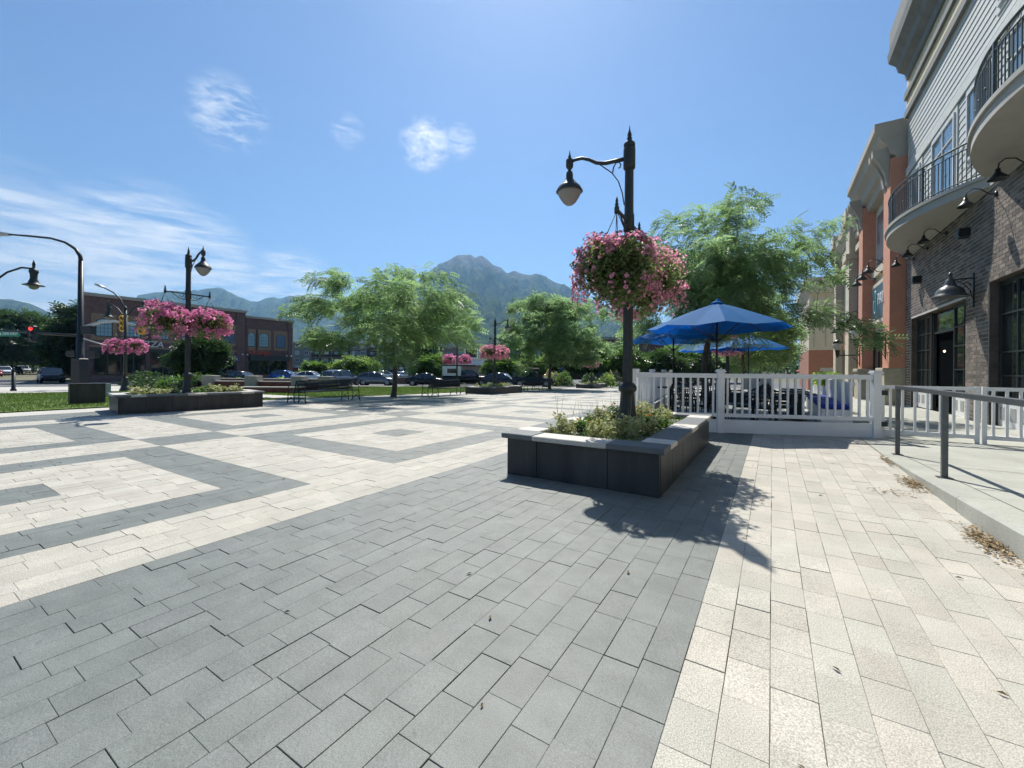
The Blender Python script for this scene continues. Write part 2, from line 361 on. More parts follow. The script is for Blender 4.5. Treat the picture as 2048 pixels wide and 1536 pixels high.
def mountain_mat(name, zlo, zhi):
    m = bpy.data.materials.new(name); m.use_nodes = True; nt = m.node_tree; b = nt.nodes['Principled BSDF']
    geo = N(nt, 'ShaderNodeNewGeometry'); sx = N(nt, 'ShaderNodeSeparateXYZ'); L(nt, geo.outputs['Position'], sx.inputs[0])
    nz = N(nt, 'ShaderNodeTexNoise'); nz.inputs['Scale'].default_value = .012; nz.inputs['Detail'].default_value = 10; nz.inputs['Roughness'].default_value = .72; L(nt, geo.outputs['Position'], nz.inputs['Vector'])
    scrub = N(nt, 'ShaderNodeMix', data_type='RGBA'); scrub.inputs[6].default_value = (.014, .036, .014, 1); scrub.inputs[7].default_value = (.115, .15, .06, 1)
    r = N(nt, 'ShaderNodeMapRange'); r.inputs[1].default_value = .38; r.inputs[2].default_value = .66; L(nt, nz.outputs[0], r.inputs[0]); L(nt, r.outputs[0], scrub.inputs[0])
    rock = N(nt, 'ShaderNodeMix', data_type='RGBA'); rock.inputs[6].default_value = (.05, .045, .04, 1); rock.inputs[7].default_value = (.25, .205, .165, 1)
    n2 = N(nt, 'ShaderNodeTexNoise'); n2.inputs['Scale'].default_value = .02; n2.inputs['Detail'].default_value = 8; n2.inputs['Roughness'].default_value = .7
    mp = N(nt, 'ShaderNodeMapping'); mp.inputs['Scale'].default_value = (1, 1, .25); mp.inputs['Rotation'].default_value = (.3, .4, 0); L(nt, geo.outputs['Position'], mp.inputs[0]); L(nt, mp.outputs[0], n2.inputs['Vector'])
    r2 = N(nt, 'ShaderNodeMapRange'); r2.inputs[1].default_value = .4; r2.inputs[2].default_value = .62; L(nt, n2.outputs[0], r2.inputs[0]); L(nt, r2.outputs[0], rock.inputs[0])
    h = N(nt, 'ShaderNodeMath', operation='MULTIPLY_ADD'); L(nt, nz.outputs[0], h.inputs[0]); h.inputs[1].default_value = 520; L(nt, sx.outputs[2], h.inputs[2])
    r3 = N(nt, 'ShaderNodeMapRange', interpolation_type='SMOOTHSTEP'); r3.inputs[1].default_value = zlo; r3.inputs[2].default_value = zhi; L(nt, h.outputs[0], r3.inputs[0])
    mx = N(nt, 'ShaderNodeMix', data_type='RGBA'); L(nt, r3.outputs[0], mx.inputs[0]); L(nt, scrub.outputs[2], mx.inputs[6]); L(nt, rock.outputs[2], mx.inputs[7])
    L(nt, mx.outputs[2], b.inputs['Base Color']); b.inputs['Roughness'].default_value = 1; b.inputs['Specular IOR Level'].default_value = 0
    bp = N(nt, 'ShaderNodeBump'); bp.inputs['Strength'].default_value = 1; bp.inputs['Distance'].default_value = 40; L(nt, nz.outputs[0], bp.inputs['Height']); L(nt, bp.outputs[0], b.inputs['Normal'])
    return m
ridge('mountain', [(560,700),(620,668),(700,628),(760,600),(810,575),(845,555),(866,541),(880,531),(893,520),(905,513),(918,508),(930,509),(941,509),(950,515),(960,513),(975,519),(987,531),(1000,535),(1012,545),(1025,542),(1040,546),(1055,549),(1070,548),(1083,553),(1100,560),(1120,569),(1150,583),(1180,598),(1210,610),(1250,625),(1300,642),(1400,664),(1520,684),(1640,700),(1800,712),(2150,722)],
      900, 3600, mountain_mat('mountain_scrub_and_rock', 830, 1180), 420, 110, .30, 3.1)
ridge('foothill', [(150,700),(240,640),(275,590),(300,586),(335,582),(362,583),(392,581),(418,577),(434,574),(450,579),(470,590),(500,602),(514,604),(528,597),(545,594),(558,597),(575,591),(592,594),(615,604),(660,612),(720,625),(800,645),(900,680),(1000,715)],
      1700, 5200, mountain_mat('far_mountain_scrub', 1250, 1800), 300, 90, .26, 8.3)
ridge('hill', [(-330,640),(-200,615),(-100,600),(0,597),(30,600),(60,606),(85,618),(105,628),(125,615),(150,606),(175,603),(230,612),(330,640),(420,690)],
      1500, 4400, mountain_mat('hill_scrub', 900, 1500), 200, 70, .22, 14.7)
# ------------------------------------------------------------------ air
hz = MB().box((-8600, -8600, -9.5), (8600, 8600, 1080)); 
m = bpy.data.materials.new('air'); m.use_nodes = True; nt = m.node_tree; nt.nodes.clear()
pv = N(nt, 'ShaderNodeVolumePrincipled'); pv.inputs['Color'].default_value = (.34, .64, 1, 1); pv.inputs['Density'].default_value = .000115; pv.inputs['Anisotropy'].default_value = .35
o_ = N(nt, 'ShaderNodeOutputMaterial'); L(nt, pv.outputs[0], o_.inputs['Volume']); 
hzo = hz.build('haze', m, None, None, 'stuff'); tag(hzo, 'thin bluish haze in the air', 'haze')
# ------------------------------------------------------------------ plaza paving
XB = [-15.7, -14.0, -13.17, -12.57, -11.555, -10.815, -9.81, -9.21, -8.17, -7.57, -6.56, -5.82, -4.81, -4.21, -3.375, -.315, 1.42]
def paving_dark(x, y):
    if x > -.315: return False
    if x > -3.375: return True
    if x < -14.0: return True
    xr = -4.21 - x
    if xr < 0 or x < -13.17: return False
    xi, yi = xr % 5.0, (y - 3.86) % 5.0
    gx_, gy_ = xi > 3.96, yi > 3.83
    if gx_ and gy_: return True
    if gx_ or gy_: return False
    d = min(xi, 3.96 - xi, yi, 3.83 - yi)
    return d < .6 or (abs(xi - 1.98) < .37 and abs(yi - 1.915) < .37)
rows = []
for a, b in zip(XB[:-1], XB[1:]):
    k = max(1, round((b - a)/.156)); rows += [(a + (b-a)*i/k, a + (b-a)*(i+1)/k) for i in range(k)]
YBRK = sorted([3.86 + 5*k + q for k in range(-2, 10) for q in (0, .6, 1.545, 2.285, 3.23, 3.83)])
Y0, Y1 = -2., 50.
pav = []
for x0, x1 in rows:
    xc = (x0 + x1)/2; y = Y0 - rng.random()*.3
    seq = [v for v in YBRK if Y0 < v < Y1] + [Y1]
    cuts = [v for v in seq if paving_dark(xc, v - .02) != paving_dark(xc, v + .02)] + [Y1]
    for c in cuts:
        while y < c - 1e-4:
            ln = rng.choice((.225, .235, .245, .25, .26, .28, .30, .33))
            if c - (y + ln) < .12: ln = c - y
            if ln > .44: ln *= .5
            pav.append((x0, x1, y, y + ln)); y += ln
P = np.array(pav); npv = len(P)
xc, yc = P[:, :2].mean(1), P[:, 2:].mean(1)
isd = np.array([paving_dark(a, b) for a, b in zip(xc, yc)])
pr = np.random.RandomState(11)
gap = .0007 + .0022*pr.rand(npv)**5
zz = gza(xc, yc) + pr.normal(0, .0011, npv); tx, ty = pr.normal(0, .0016, npv), pr.normal(0, .0014, npv)
def paver_geo(idx):
    x0, x1, y0, y1 = P[idx].T; g = gap[idx]; bv = .0014
    c = []
    for ins, dz in ((g, -.012), (g, -bv*.8), (g + bv, 0.)):
        for sx, sy in ((0, 0), (1, 0), (1, 1), (0, 1)):
            X = np.where(sx, x1 - ins, x0 + ins); Y = np.where(sy, y1 - ins, y0 + ins)
            Z = zz[idx] + dz + (X - xc[idx])*tx[idx] + (Y - yc[idx])*ty[idx]
            c.append(np.stack([X, Y, Z], 1))
    V = np.stack(c, 1).reshape(-1, 3)
    q = [[8, 9, 10, 11]] + [[k*4+j, k*4+(j+1) % 4, k*4+4+(j+1) % 4, k*4+4+j] for k in (0, 1) for j in range(4)]
    F = (np.array(q)[None] + (np.arange(len(idx))*12)[:, None, None]).reshape(-1, 4)
    return V, F
tt = -SH*xc + CH*yc; rr = CH*xc + SH*yc
px_ = 1024 + 838*rr/np.maximum(tt, .05); py_ = 738.7 + 838*1.25/np.maximum(tt, .05)
vis = (tt > .9) & (px_ > -60) & (px_ < 2110) & (py_ < 1600)
size = (P[:, 1]-P[:, 0])*(P[:, 3]-P[:, 2])/np.maximum(tt, .3)**3 * vis
order = np.argsort(-size); single, rest = order[:300], np.sort(order[300:])
plaza = sheet('plaza', np.linspace(-17, 1.42, 24), np.linspace(Y0, Y1, 60), m_joint, -.009)
pvv = pr.rand(npv)
V, F = paver_geo(rest)
np_mesh('paver_field', V, F, [m_light, m_dark], plaza, 'stuff', attr=np.repeat(pvv[rest], 9), mi=np.repeat(isd[rest].astype(int), 9))
for i in single:
    V, F = paver_geo(np.array([i]))
    np_mesh('paver', V, F, m_dark if isd[i] else m_light, plaza, attr=np.full(9, pvv[i]))
# pale concrete edging between the paving and the lawn, cast in slabs
for k in range(14):
    y0 = -2 + k*3.7
    mbk = MB()
    cs = [(-16.98, y0), (-15.71, y0), (-15.71, y0 + 3.68), (-16.98, y0 + 3.68)]
    mbk.add([(x, y, gz(x, y) - .03) for x, y in cs] + [(x, y, gz(x, y) + .003) for x, y in cs], [(4,5,6,7),(0,1,5,4),(1,2,6,5),(2,3,7,6),(3,0,4,7)])
    mbk.build('edging_slab', m_concw, plaza)
# ------------------------------------------------------------------ raised walk on the right with its kerb
def walk_z(y): return .0464*(8.3 - y) if y < 8.3 else 0.
walk = MB(); ysw = list(np.arange(-2.5, 8.31, .9)) + [8.3, 12, 16, 20, 24, 30, 36, 42, 50]
for a, b in zip(ysw[:-1], ysw[1:]):
    za, zb = walk_z(a) + gz(2.9, a) + .004, walk_z(b) + gz(2.9, b) + .004
    walk.add([(1.70, a, za), (4.6, a, za), (4.6, b, zb), (1.70, b, zb)], [(0,1,2,3)])
for a, b in zip(ysw[:-1], ysw[1:]):
    if a >= 8.29: walk.add([(1.425, a, gz(1.5, a) + .004), (1.70, a, gz(1.5, a) + .004), (1.70, b, gz(1.5, b) + .004), (1.425, b, gz(1.5, b) + .004)], [(0,1,2,3)])
walk = walk.build('sidewalk', m_conc, None, None, 'structure')
yk = [-2.5, 0.1, 2.7, 5.35, 8.3]
for a, b in zip(yk[:-1], yk[1:]):
    a += .004; b -= .004; za, zb = walk_z(a), walk_z(b); k = MB(); e = .018
    k.add([(1.42,a,-.05),(1.42,b,-.05),(1.42,b,max(zb-e,.001)),(1.42,a,za-e),(1.42+e,a,za+.002),(1.42+e,b,zb+.002),(1.69,b,zb+.004),(1.69,a,za+.004),(1.69,a,-.05),(1.69,b,-.05)],
          [(0,1,2,3),(3,2,5,4),(4,5,6,7),(7,6,9,8),(0,3,4,7,8),(1,9,6,5,2)])
    k.build('kerb_stone', m_conc, walk)
for yj in (5.9, 4.0, 7.6): MB().box((1.70, yj, walk_z(yj)+.0045), (4.4, yj+.007, walk_z(yj)+.0055)).build('control_joint', m_joint, walk)
# ------------------------------------------------------------------ trees
def leaf_mat(name, c, c2, tr=.45):
    return M(name, c, .42, var=.1, scale=1.6, col2=c2, attr='pv', attr_amt=.4, transl=tr, spec=.55, tboost=(2.3, 2.4, 1.95))
m_bark = M('bark', (.10, .085, .07), .9, var=.35, scale=18, bump=.4, bscale=40, stretch=(1, 1, .3))
m_loc = leaf_mat('locust_leaf', (.095, .155, .070), (.18, .25, .125), .58)
m_loc2 = leaf_mat('locust_leaf_deep', (.090, .148, .070), (.17, .238, .125), .58)
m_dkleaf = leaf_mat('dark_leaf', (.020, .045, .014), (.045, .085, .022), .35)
m_brleaf = leaf_mat('bright_leaf', (.09, .155, .03), (.16, .225, .055), .45)
m_midleaf = leaf_mat('mid_leaf', (.05, .10, .02), (.09, .155, .035), .42)
def frond(npair, L_, w):
    V = []; F = []
    for k in range(npair):
        u = (k + .6)/npair; x = u*L_; z = -.35*u*u*L_; ll = w*(1 - .45*abs(u - .45))
        for s_ in (-1, 1):
            o = len(V); V += [(x - .12*w, 0, z), (x - .02*w, s_*ll*.5, z + .12*ll), (x + .34*w, s_*ll, z - .12*ll), (x + .34*w, s_*ll*.45, z)]
            F.append((o, o+1, o+2, o+3))
    V.append((0,0,0)); 
    return np.array(V[:-1]), np.array(F)
FR_HI, FR_MID, FR_LO = frond(6, .36, .115), frond(5, .42, .155), frond(3, .46, .27)
LEAF = (np.array([(0,0,0), (.05,.028,.008), (.11,0,-.01), (.05,-.028,.008)]), np.array([[0,1,2,3]]))
def tree(name, label, base, h, fork, cr, cc, nclump, nfr, fr, mat, seed, tr=.11, csz=.55, group=None, cat='tree', lean=(0,0), droop=.5, clump_pts=None, fscale=1., shell=.45):
    x, y = base; z0 = gz(x, y); rs = np.random.RandomState(seed)
    t = thing(name, label, cat, (x, y, z0 - .03), 0, group)
    # crown points, more of them towards the outside, none too close together
    pts = []
    cc_ = np.array([cc[0], cc[1], cc[2]])
    tries = 0
    while len(pts) < nclump and tries < 60000:
        tries += 1
        d = rs.normal(size=3); d /= np.linalg.norm(d); r = rs.uniform(shell, 1)**.6
        wob = 1 + .28*noise.noise(Vector((d[0]*1.7 + seed, d[1]*1.7, d[2]*1.7))) + .14*noise.noise(Vector((d[0]*4 + seed, d[1]*4, d[2]*4)))
        p = cc_ + d*r*wob*np.array(cr)
        if p[2] < fork*.75: continue
        if all(np.linalg.norm(p - q) > csz*.72 for q in pts): pts.append(p)
    if clump_pts: pts += [np.array(p, float) for p in clump_pts]
    pts = np.array(pts)
    mb = MB()
    axis = [Vector((lean[0]*u*u + .05*math.sin(u*5 + seed), lean[1]*u*u + .04*math.cos(u*4 + seed), fork*u)) for u in (0, .03, .1, .3, .55, .8, 1)]
    mb.tube(axis, [tr*1.5, tr*1.2, tr*1.02, tr*.92, tr*.85, tr*.82, tr*.85], 9)
    nodes = [(axis[-1], tr*.8, Vector((0,0,1)))]
    top = Vector((axis[-1].x + (cc[0]-axis[-1].x)*.7, axis[-1].y + (cc[1]-axis[-1].y)*.7, fork + (h - fork)*.62))
    for k in range(1, 5):
        u = k/4; nodes.append((axis[-1].lerp(top, u) + Vector((rs.normal(0, .06), rs.normal(0, .06), 0))*h*.2, tr*.75*(1-u*.7), Vector((0,0,1))))
    mb.tube([n_[0] for n_ in nodes], [n_[1] for n_ in nodes], 7)
    order = np.argsort(np.linalg.norm(pts - np.array(axis[-1]), axis=1))
    for i in order:
        p = Vector(pts[i])
        # join to the branch point that is nearest and lower
        j = min(range(len(nodes)), key=lambda q: (nodes[q][0] - p).length + 1.1*max(0, nodes[q][0].z - p.z + .12))
        a, ra, da = nodes[j]; ln = (p - a).length
        r0 = max(.009, min(ra*.75, .012 + .022*ln)); mid = a.lerp(p, .5) + Vector((rs.normal(0, .05), rs.normal(0, .05), .10))*ln
        q1 = a.lerp(mid, .55) + Vector((0,0,.02*ln))
        mb.tube([a, q1, mid, p], [r0, r0*.85, r0*.65, .006], 5, cap=False)
        nodes += [(q1, r0*.85, da), (mid, r0*.65, da), (p, .012, da)]
    mb.build('trunk', m_bark, t)
    # foliage: sprays of small leaves round every twig end
    TV, TF = fr; C_ = np.repeat(pts, nfr, axis=0); n = len(C_)
    off = rs.normal(size=(n, 3)); off /= np.linalg.norm(off, axis=1, keepdims=True); off *= (rs.rand(n)**.5*csz)[:, None]; off[:, 2] *= .72
    pos = C_ + off
    out = off*1.0 + (C_ - cc_)*.25; az = np.arctan2(out[:, 1], out[:, 0]) + rs.normal(0, .7, n)
    pit = rs.normal(-droop*.35, .45, n); rol = rs.normal(0, .5, n)
    ca, sa, cp, sp, c3, s3 = np.cos(az), np.sin(az), np.cos(pit), np.sin(pit), np.cos(rol), np.sin(rol)
    Rz = np.zeros((n,3,3)); Rz[:,0,0]=ca; Rz[:,0,1]=-sa; Rz[:,1,0]=sa; Rz[:,1,1]=ca; Rz[:,2,2]=1
    Ry = np.zeros((n,3,3)); Ry[:,0,0]=cp; Ry[:,0,2]=-sp; Ry[:,2,0]=sp; Ry[:,2,2]=cp; Ry[:,1,1]=1
    Rx = np.zeros((n,3,3)); Rx[:,0,0]=1; Rx[:,1,1]=c3; Rx[:,1,2]=-s3; Rx[:,2,1]=s3; Rx[:,2,2]=c3
    V, F = scatter(TV, TF, pos, Rz @ Ry @ Rx, rs.uniform(.7, 1.3, n)*fscale)
    cv = np.repeat(rs.rand(len(pts))*.6, nfr) + rs.rand(n)*.4
    np_mesh('crown', V, F, mat, t, attr=np.repeat(cv, len(TF)))
    return t
# ------------------------------------------------------------------ plaza lamps
m_glass_lamp = M('frosted_lamp_glass', (.42, .41, .38), .35, var=.05, transl=.35)
def lamp_post(loc, rz, label):
    t = thing('street_lamp', label, 'street lamp', (loc[0], loc[1], gz(*loc) + .0), rz, 'single arm lamps standing in the stone planters')
    MB().lathe([(.19,.38),(.185,.44),(.15,.50),(.135,.56),(.12,.66),(.105,.80),(.098,.93),(.125,.95),(.132,.985),(.125,1.02),(.10,1.05),(.085,1.07)], n=24, flute=.0).build('base', m_iron, t)
    MB().lathe([(.072,1.06),(.070,1.9),(.067,2.6),(.064,3.28)], n=28, flute=.09, smooth=False).build('pole', m_iron, t)
    MB().lathe([(.064,3.28),(.078,3.29),(.078,3.52),(.066,3.54),(.062,4.30),(.058,4.52)], n=14).build('upper_pole', m_iron, t)
    MB().lathe([(.060,4.50),(.078,4.52),(.085,4.545),(.078,4.57),(.045,4.60),(.030,4.63),(.040,4.645),(.022,4.665),(.034,4.69),(.012,4.76),(.003,4.84)], n=14).build('finial', m_iron, t)
    MB().tube([(.05,0,4.36),(.2,0,4.365),(.36,0,4.37),(.50,0,4.41),(.62,0,4.49),(.74,0,4.545),(.86,0,4.55),(.93,0,4.535)], [.030,.030,.030,.028,.026,.025,.025,.024], 10).lathe([(.085,4.20),(.088,4.24),(.088,4.46),(.085,4.50)], n=12).build('arm', m_iron, t)
    MB().tube([(.07,0,3.68),(.10,0,3.86),(.16,0,4.05),(.26,0,4.20),(.38,0,4.31),(.47,0,4.39)], .009, 6).tube([(.25,0,4.20),(.235,0,4.28),(.20,0,4.335),(.15,0,4.335),(.125,0,4.29),(.14,0,4.25),(.165,0,4.25)], .010, 6).build('scroll', m_iron, t)
    hd = MB().lathe([(.004,4.72),(.016,4.64),(.028,4.62),(.018,4.60),(.045,4.585),(.058,4.565),(.058,4.465),(.045,4.44),(.022,4.41),(.028,4.395),(.048,4.375),(.056,4.33),(.056,4.27),(.072,4.255),(.082,4.235),(.100,4.215),(.122,4.20),(.130,4.18),(.150,4.165),(.172,4.145),(.188,4.115),(.205,4.085),(.212,4.07),(.205,4.066),(.16,4.066)][::-1], (.95,0,0), 24).build('lamp_head', m_iron, t)
    MB().lathe([(.185,4.068),(.18,4.04),(.165,4.00),(.135,3.95),(.10,3.90),(.055,3.862),(.012,3.845)][::-1], (.95,0,0), 20).build('lamp_glass', m_glass_lamp, hd)
    for s_ in (-1, 1):
        b = MB().box((-.018, min(s_*.05, s_*.56), 3.40), (.018, max(s_*.05, s_*.56), 3.43)).tube([(0, s_*.07, 3.24), (0, s_*.2, 3.26), (0, s_*.3, 3.33), (0, s_*.4, 3.40)], .011, 6)
        b.tube([(0, s_*.11, 3.39), (0, s_*.13, 3.33), (0, s_*.18, 3.31), (0, s_*.22, 3.34), (0, s_*.20, 3.38)], .008, 5)
        b.lathe([(.034,3.37),(.034,3.45),(.018,3.47),(.03,3.49),(.014,3.51),(.022,3.53),(.003,3.60)], (0, s_*.56, 0), 8).build('basket_bracket', m_iron, t)
    return t
m_pink = M('petunia_pink', (.68, .20, .34), .55, var=.2, scale=5, col2=(.85, .42, .54), attr='pv', attr_amt=.25, transl=.55, tboost=(1.15, 1.3, 1.25))
m_pink2 = M('petunia_hot_pink', (.66, .15, .34), .55, var=.2, scale=5, col2=(.84, .34, .54), attr='pv', attr_amt=.25, transl=.55, tboost=(1.15, 1.3, 1.25))
m_bleaf = leaf_mat('petunia_leaf', (.085, .125, .045), (.16, .20, .08), .45)
m_wire = M('wire', (.02, .02, .02), .5)
FLOWER = (np.array([(0,0,-.02)] + [(.030*math.cos(a), .030*math.sin(a), .004) if k % 2 == 0 else (.024*math.cos(a), .024*math.sin(a), 0) for k, a in enumerate(np.linspace(0, 2*math.pi, 9)[:-1])]), np.array([[0, 1+k, 1+(k+1) % 8, 1+(k+2) % 8] for k in range(0, 8, 2)]))
def basket(x, y, z, rad, label, seed, nfl, nlf, fs, mat, sunbias=.5, parent_h=.7):
    rs = np.random.RandomState(seed); t = thing('flower_basket', label, 'flower basket', (x, y, z), 0, 'baskets of pink petunias hanging from lamps')
    def shell(n, lo, hi):
        d = rs.normal(size=(n, 3)); d /= np.linalg.norm(d, axis=1, keepdims=True)
        w = np.array([1 + .22*noise.noise(Vector(q*1.9) + Vector((seed, 0, 0))) + .20*noise.noise(Vector(q*5) + Vector((seed, 0, 0))) for q in d])
        r = rad*w*rs.uniform(lo, hi, n); p = d*r[:, None]
        up = p[:, 2] > 0; p[:, 2] = np.where(up, p[:, 2]*.72, p[:, 2]*.86); p[~up, :2] *= (1 - .12*np.abs(d[~up, 2]))[:, None]
        return p, d
    p, d = shell(nlf, .55, .99); Rm = rots(rs, nlf, 1.5)
    V, F = scatter(LEAF[0]*.62, LEAF[1], p, Rm, rs.uniform(.6, 1.2, nlf))
    np_mesh('foliage', V, F, m_bleaf, t, attr=rs.rand(len(F)))
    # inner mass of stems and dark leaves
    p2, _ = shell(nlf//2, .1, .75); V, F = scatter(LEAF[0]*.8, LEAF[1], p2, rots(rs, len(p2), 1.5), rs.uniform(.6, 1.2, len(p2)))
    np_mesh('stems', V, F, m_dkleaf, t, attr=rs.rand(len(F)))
    p, d = shell(nfl*3, .88, 1.06)
    lit = d @ np.array([sd.x, sd.y, sd.z])
    patch = np.array([noise.noise(Vector(q*2.6) + Vector((seed + 4, 0, 0))) for q in d])
    pr_ = np.clip(.5 + sunbias*lit + .9*patch, .05, 1.2); keep = np.argsort(-(pr_ + rs.rand(len(pr_))*.75))[:nfl]
    p, d = p[keep], d[keep]
    face = d + rs.normal(0, .35, d.shape) + np.array([0, 0, .15])
    tr_ = MB(); ex = []
    for k in range(26):
        a = rs.uniform(0, 6.283); q0 = np.array([math.cos(a), math.sin(a), -.25])*rad*.86; ln = rad*rs.uniform(.25, .6); q1 = q0 + np.array([math.cos(a)*.12*rad, math.sin(a)*.12*rad, -ln]); q2 = (q0 + q1)/2 + np.array([math.cos(a), math.sin(a), 0])*.08*rad
        tr_.tube([tuple(q0), tuple(q2), tuple(q1)], .004, 4)
        for u in np.linspace(.3, 1, 6): ex.append(q0*(1-u)**2 + 2*q2*u*(1-u) + q1*u*u + rs.normal(0, .02, 3))
    tr_.build('trailing_stems', m_bleaf, t, None, 'stuff'); ex = np.array(ex); p = np.concatenate([p, ex]); face = np.concatenate([face, ex/np.linalg.norm(ex, axis=1, keepdims=True) + rs.normal(0, .3, ex.shape)]); nfl = len(p)
    V, F = scatter(FLOWER[0], FLOWER[1], p, frame_to(face, rs), rs.uniform(.65, 1.2, nfl)*fs)
    o = np_mesh('blossoms', V, F, mat, t, 'stuff', attr=np.repeat(rs.rand(nfl), len(FLOWER[1])))
    w = MB()
    for k in range(4):
        a = k*math.pi/2 + .4; w.tube([(0, 0, parent_h), (.26*math.cos(a), .26*math.sin(a), .15)], .006, 4)
    w.build('chain', m_wire, t)
    MB().lathe([(.05,-.22),(.16,-.18),(.24,-.05),(.28,.12)], n=12).build('bowl', m_soil, t)
    return t
# ------------------------------------------------------------------ planters
m_capl = M('pale_cap_stone', (.55, .52, .46), .7, var=.1, scale=5, speck=.15, sscale=160, attr='pv', attr_amt=.1, bump=.1, bscale=80)
m_capd = M('grey_cap_stone', (.115, .125, .128), .65, var=.12, scale=5, speck=.18, sscale=180, attr='pv', attr_amt=.12, bump=.1, bscale=80)
def planter(x0, y0, label, seed, rz=0., sy_=1.):
    W, D, Hh = 1.77, 3.77, .43; rr_ = random.Random(seed)
    t = thing('stone_planter', label, 'planter', (x0, y0, gz(x0 + W/2, y0 + D/2) - (.0 if y0 < 9 else .04)), rz, 'stone planters on the plaza'); t.scale = (1, sy_, 1)
    e = .004
    xs = [0, .40, 1.24, W]; ysd = [0, .62, 1.24, 1.88, 2.52, 3.14, D]
    for a, b in zip(xs[:-1], xs[1:]):
        MB().box((a+e, 0, 0), (b-e, .035, Hh), bevel=.003, a=rr_.random()).build('wall_panel', m_slab, t, attr='pv')
        MB().box((a+e, D-.035, 0), (b-e, D, Hh), bevel=.003, a=rr_.random()).build('wall_panel', m_slab, t, attr='pv')
    for a, b in zip(ysd[:-1], ysd[1:]):
        MB().box((0, a+e+(.037 if a == 0 else 0), 0), (.035, b-e-(.037 if b == D else 0), Hh), bevel=.003).build('wall_panel', m_slab, t)
        MB().box((W-.035, a+e+(.037 if a == 0 else 0), 0), (W, b-e-(.037 if b == D else 0), Hh), bevel=.003).build('wall_panel', m_slab, t)
    MB().box((.036, .036, -.02), (W-.036, D-.036, Hh-.03)).build('core', M('grey_grout', (.22, .22, .21), .9), t)
    z0, z1, ov, cw = Hh + .001, Hh + .06, .055, .33
    def cap(lo, hi, dk): 
        j = rr_.uniform(-.004, .004)
        MB().box((lo[0]+.003, lo[1]+.003, z0), (hi[0]-.003, hi[1]-.003, z1 + j), bevel=.008, a=rr_.random()).build('cap_stone', m_capd if dk else m_capl, t, attr='pv')
    for (y_a, y_b) in ((-ov, -ov+cw), (D+ov-cw, D+ov)):
        cap((-ov, y_a), (.36, y_b), True); cap((.36, y_a), (1.24, y_b), False); cap((1.24, y_a), (W+ov, y_b), True)
    yy = [-ov+cw, .62, 1.62, 2.12, 3.1, D+ov-cw]
    for k in range(5):
        cap((-ov, yy[k]), (-ov+cw, yy[k+1]), k % 2 == 1); cap((W+ov-cw, yy[k]), (W+ov, yy[k+1]), k % 2 == 1 if k else False)
    return t
m_pale = M('pale_variegated_leaf', (.38, .42, .17), .6, var=.25, scale=8, col2=(.60, .60, .30), attr='pv', attr_amt=.3, transl=.4)
m_silver = M('silver_leaf', (.20, .25, .20), .7, var=.2, scale=8, attr='pv', attr_amt=.3, transl=.35)
m_cover = M('ground_cover_leaf', (.075, .16, .02), .6, var=.2, scale=8, col2=(.15, .26, .035), attr='pv', attr_amt=.35, transl=.45)
m_orange = M('marigold', (.75, .25, .03), .6, var=.2, attr='pv', attr_amt=.2, transl=.3)
m_stem = M('dry_stem', (.30, .27, .14), .8)
def clump(name, label, cat, x, y, z, r, h, n, mat, seed, group, leaf=1., spikes=0, blooms=0):
    rs = np.random.RandomState(seed); t = thing(name, label, cat, (x, y, z), 0, group)
    k = max(6, n//22); a = rs.uniform(0, 2*np.pi, k); rad = r*rs.rand(k)**.5
    tips = np.stack([rad*np.cos(a), rad*np.sin(a), h*rs.uniform(.6, 1.05, k)*(1 - .35*(rad/r)**2)], 1)
    i = rs.randint(0, k, n); u = rs.uniform(.15, 1, n); p = tips[i]*np.stack([.35 + .65*u, .35 + .65*u, u], 1) + rs.normal(0, .012, (n, 3))
    V, F = scatter(LEAF[0]*.55*leaf, LEAF[1], p, rots(rs, n, 1.3), rs.uniform(.6, 1.25, n)); np_mesh('leaves', V, F, mat, t, attr=rs.rand(len(F)))
    if spikes:
        s_ = MB()
        for q in range(spikes): 
            b = tips[rs.randint(k)]; s_.tube([(b[0]*.3, b[1]*.3, 0), (b[0]*.9, b[1]*.9, h*.8), (b[0]*1.1 + rs.normal(0, .02), b[1]*1.1, h*rs.uniform(1.1, 1.7))], [.003, .002, .0015], 4)
        s_.build('stems', m_stem, t)
    if blooms:
        p = tips[rs.randint(0, k, blooms)] + rs.normal(0, .02, (blooms, 3)); V, F = scatter(FLOWER[0]*.8, FLOWER[1], p, rots(rs, blooms, .7), rs.uniform(.8, 1.2, blooms)); np_mesh('blossoms', V, F, m_orange, t, attr=rs.rand(len(F)))
    return t
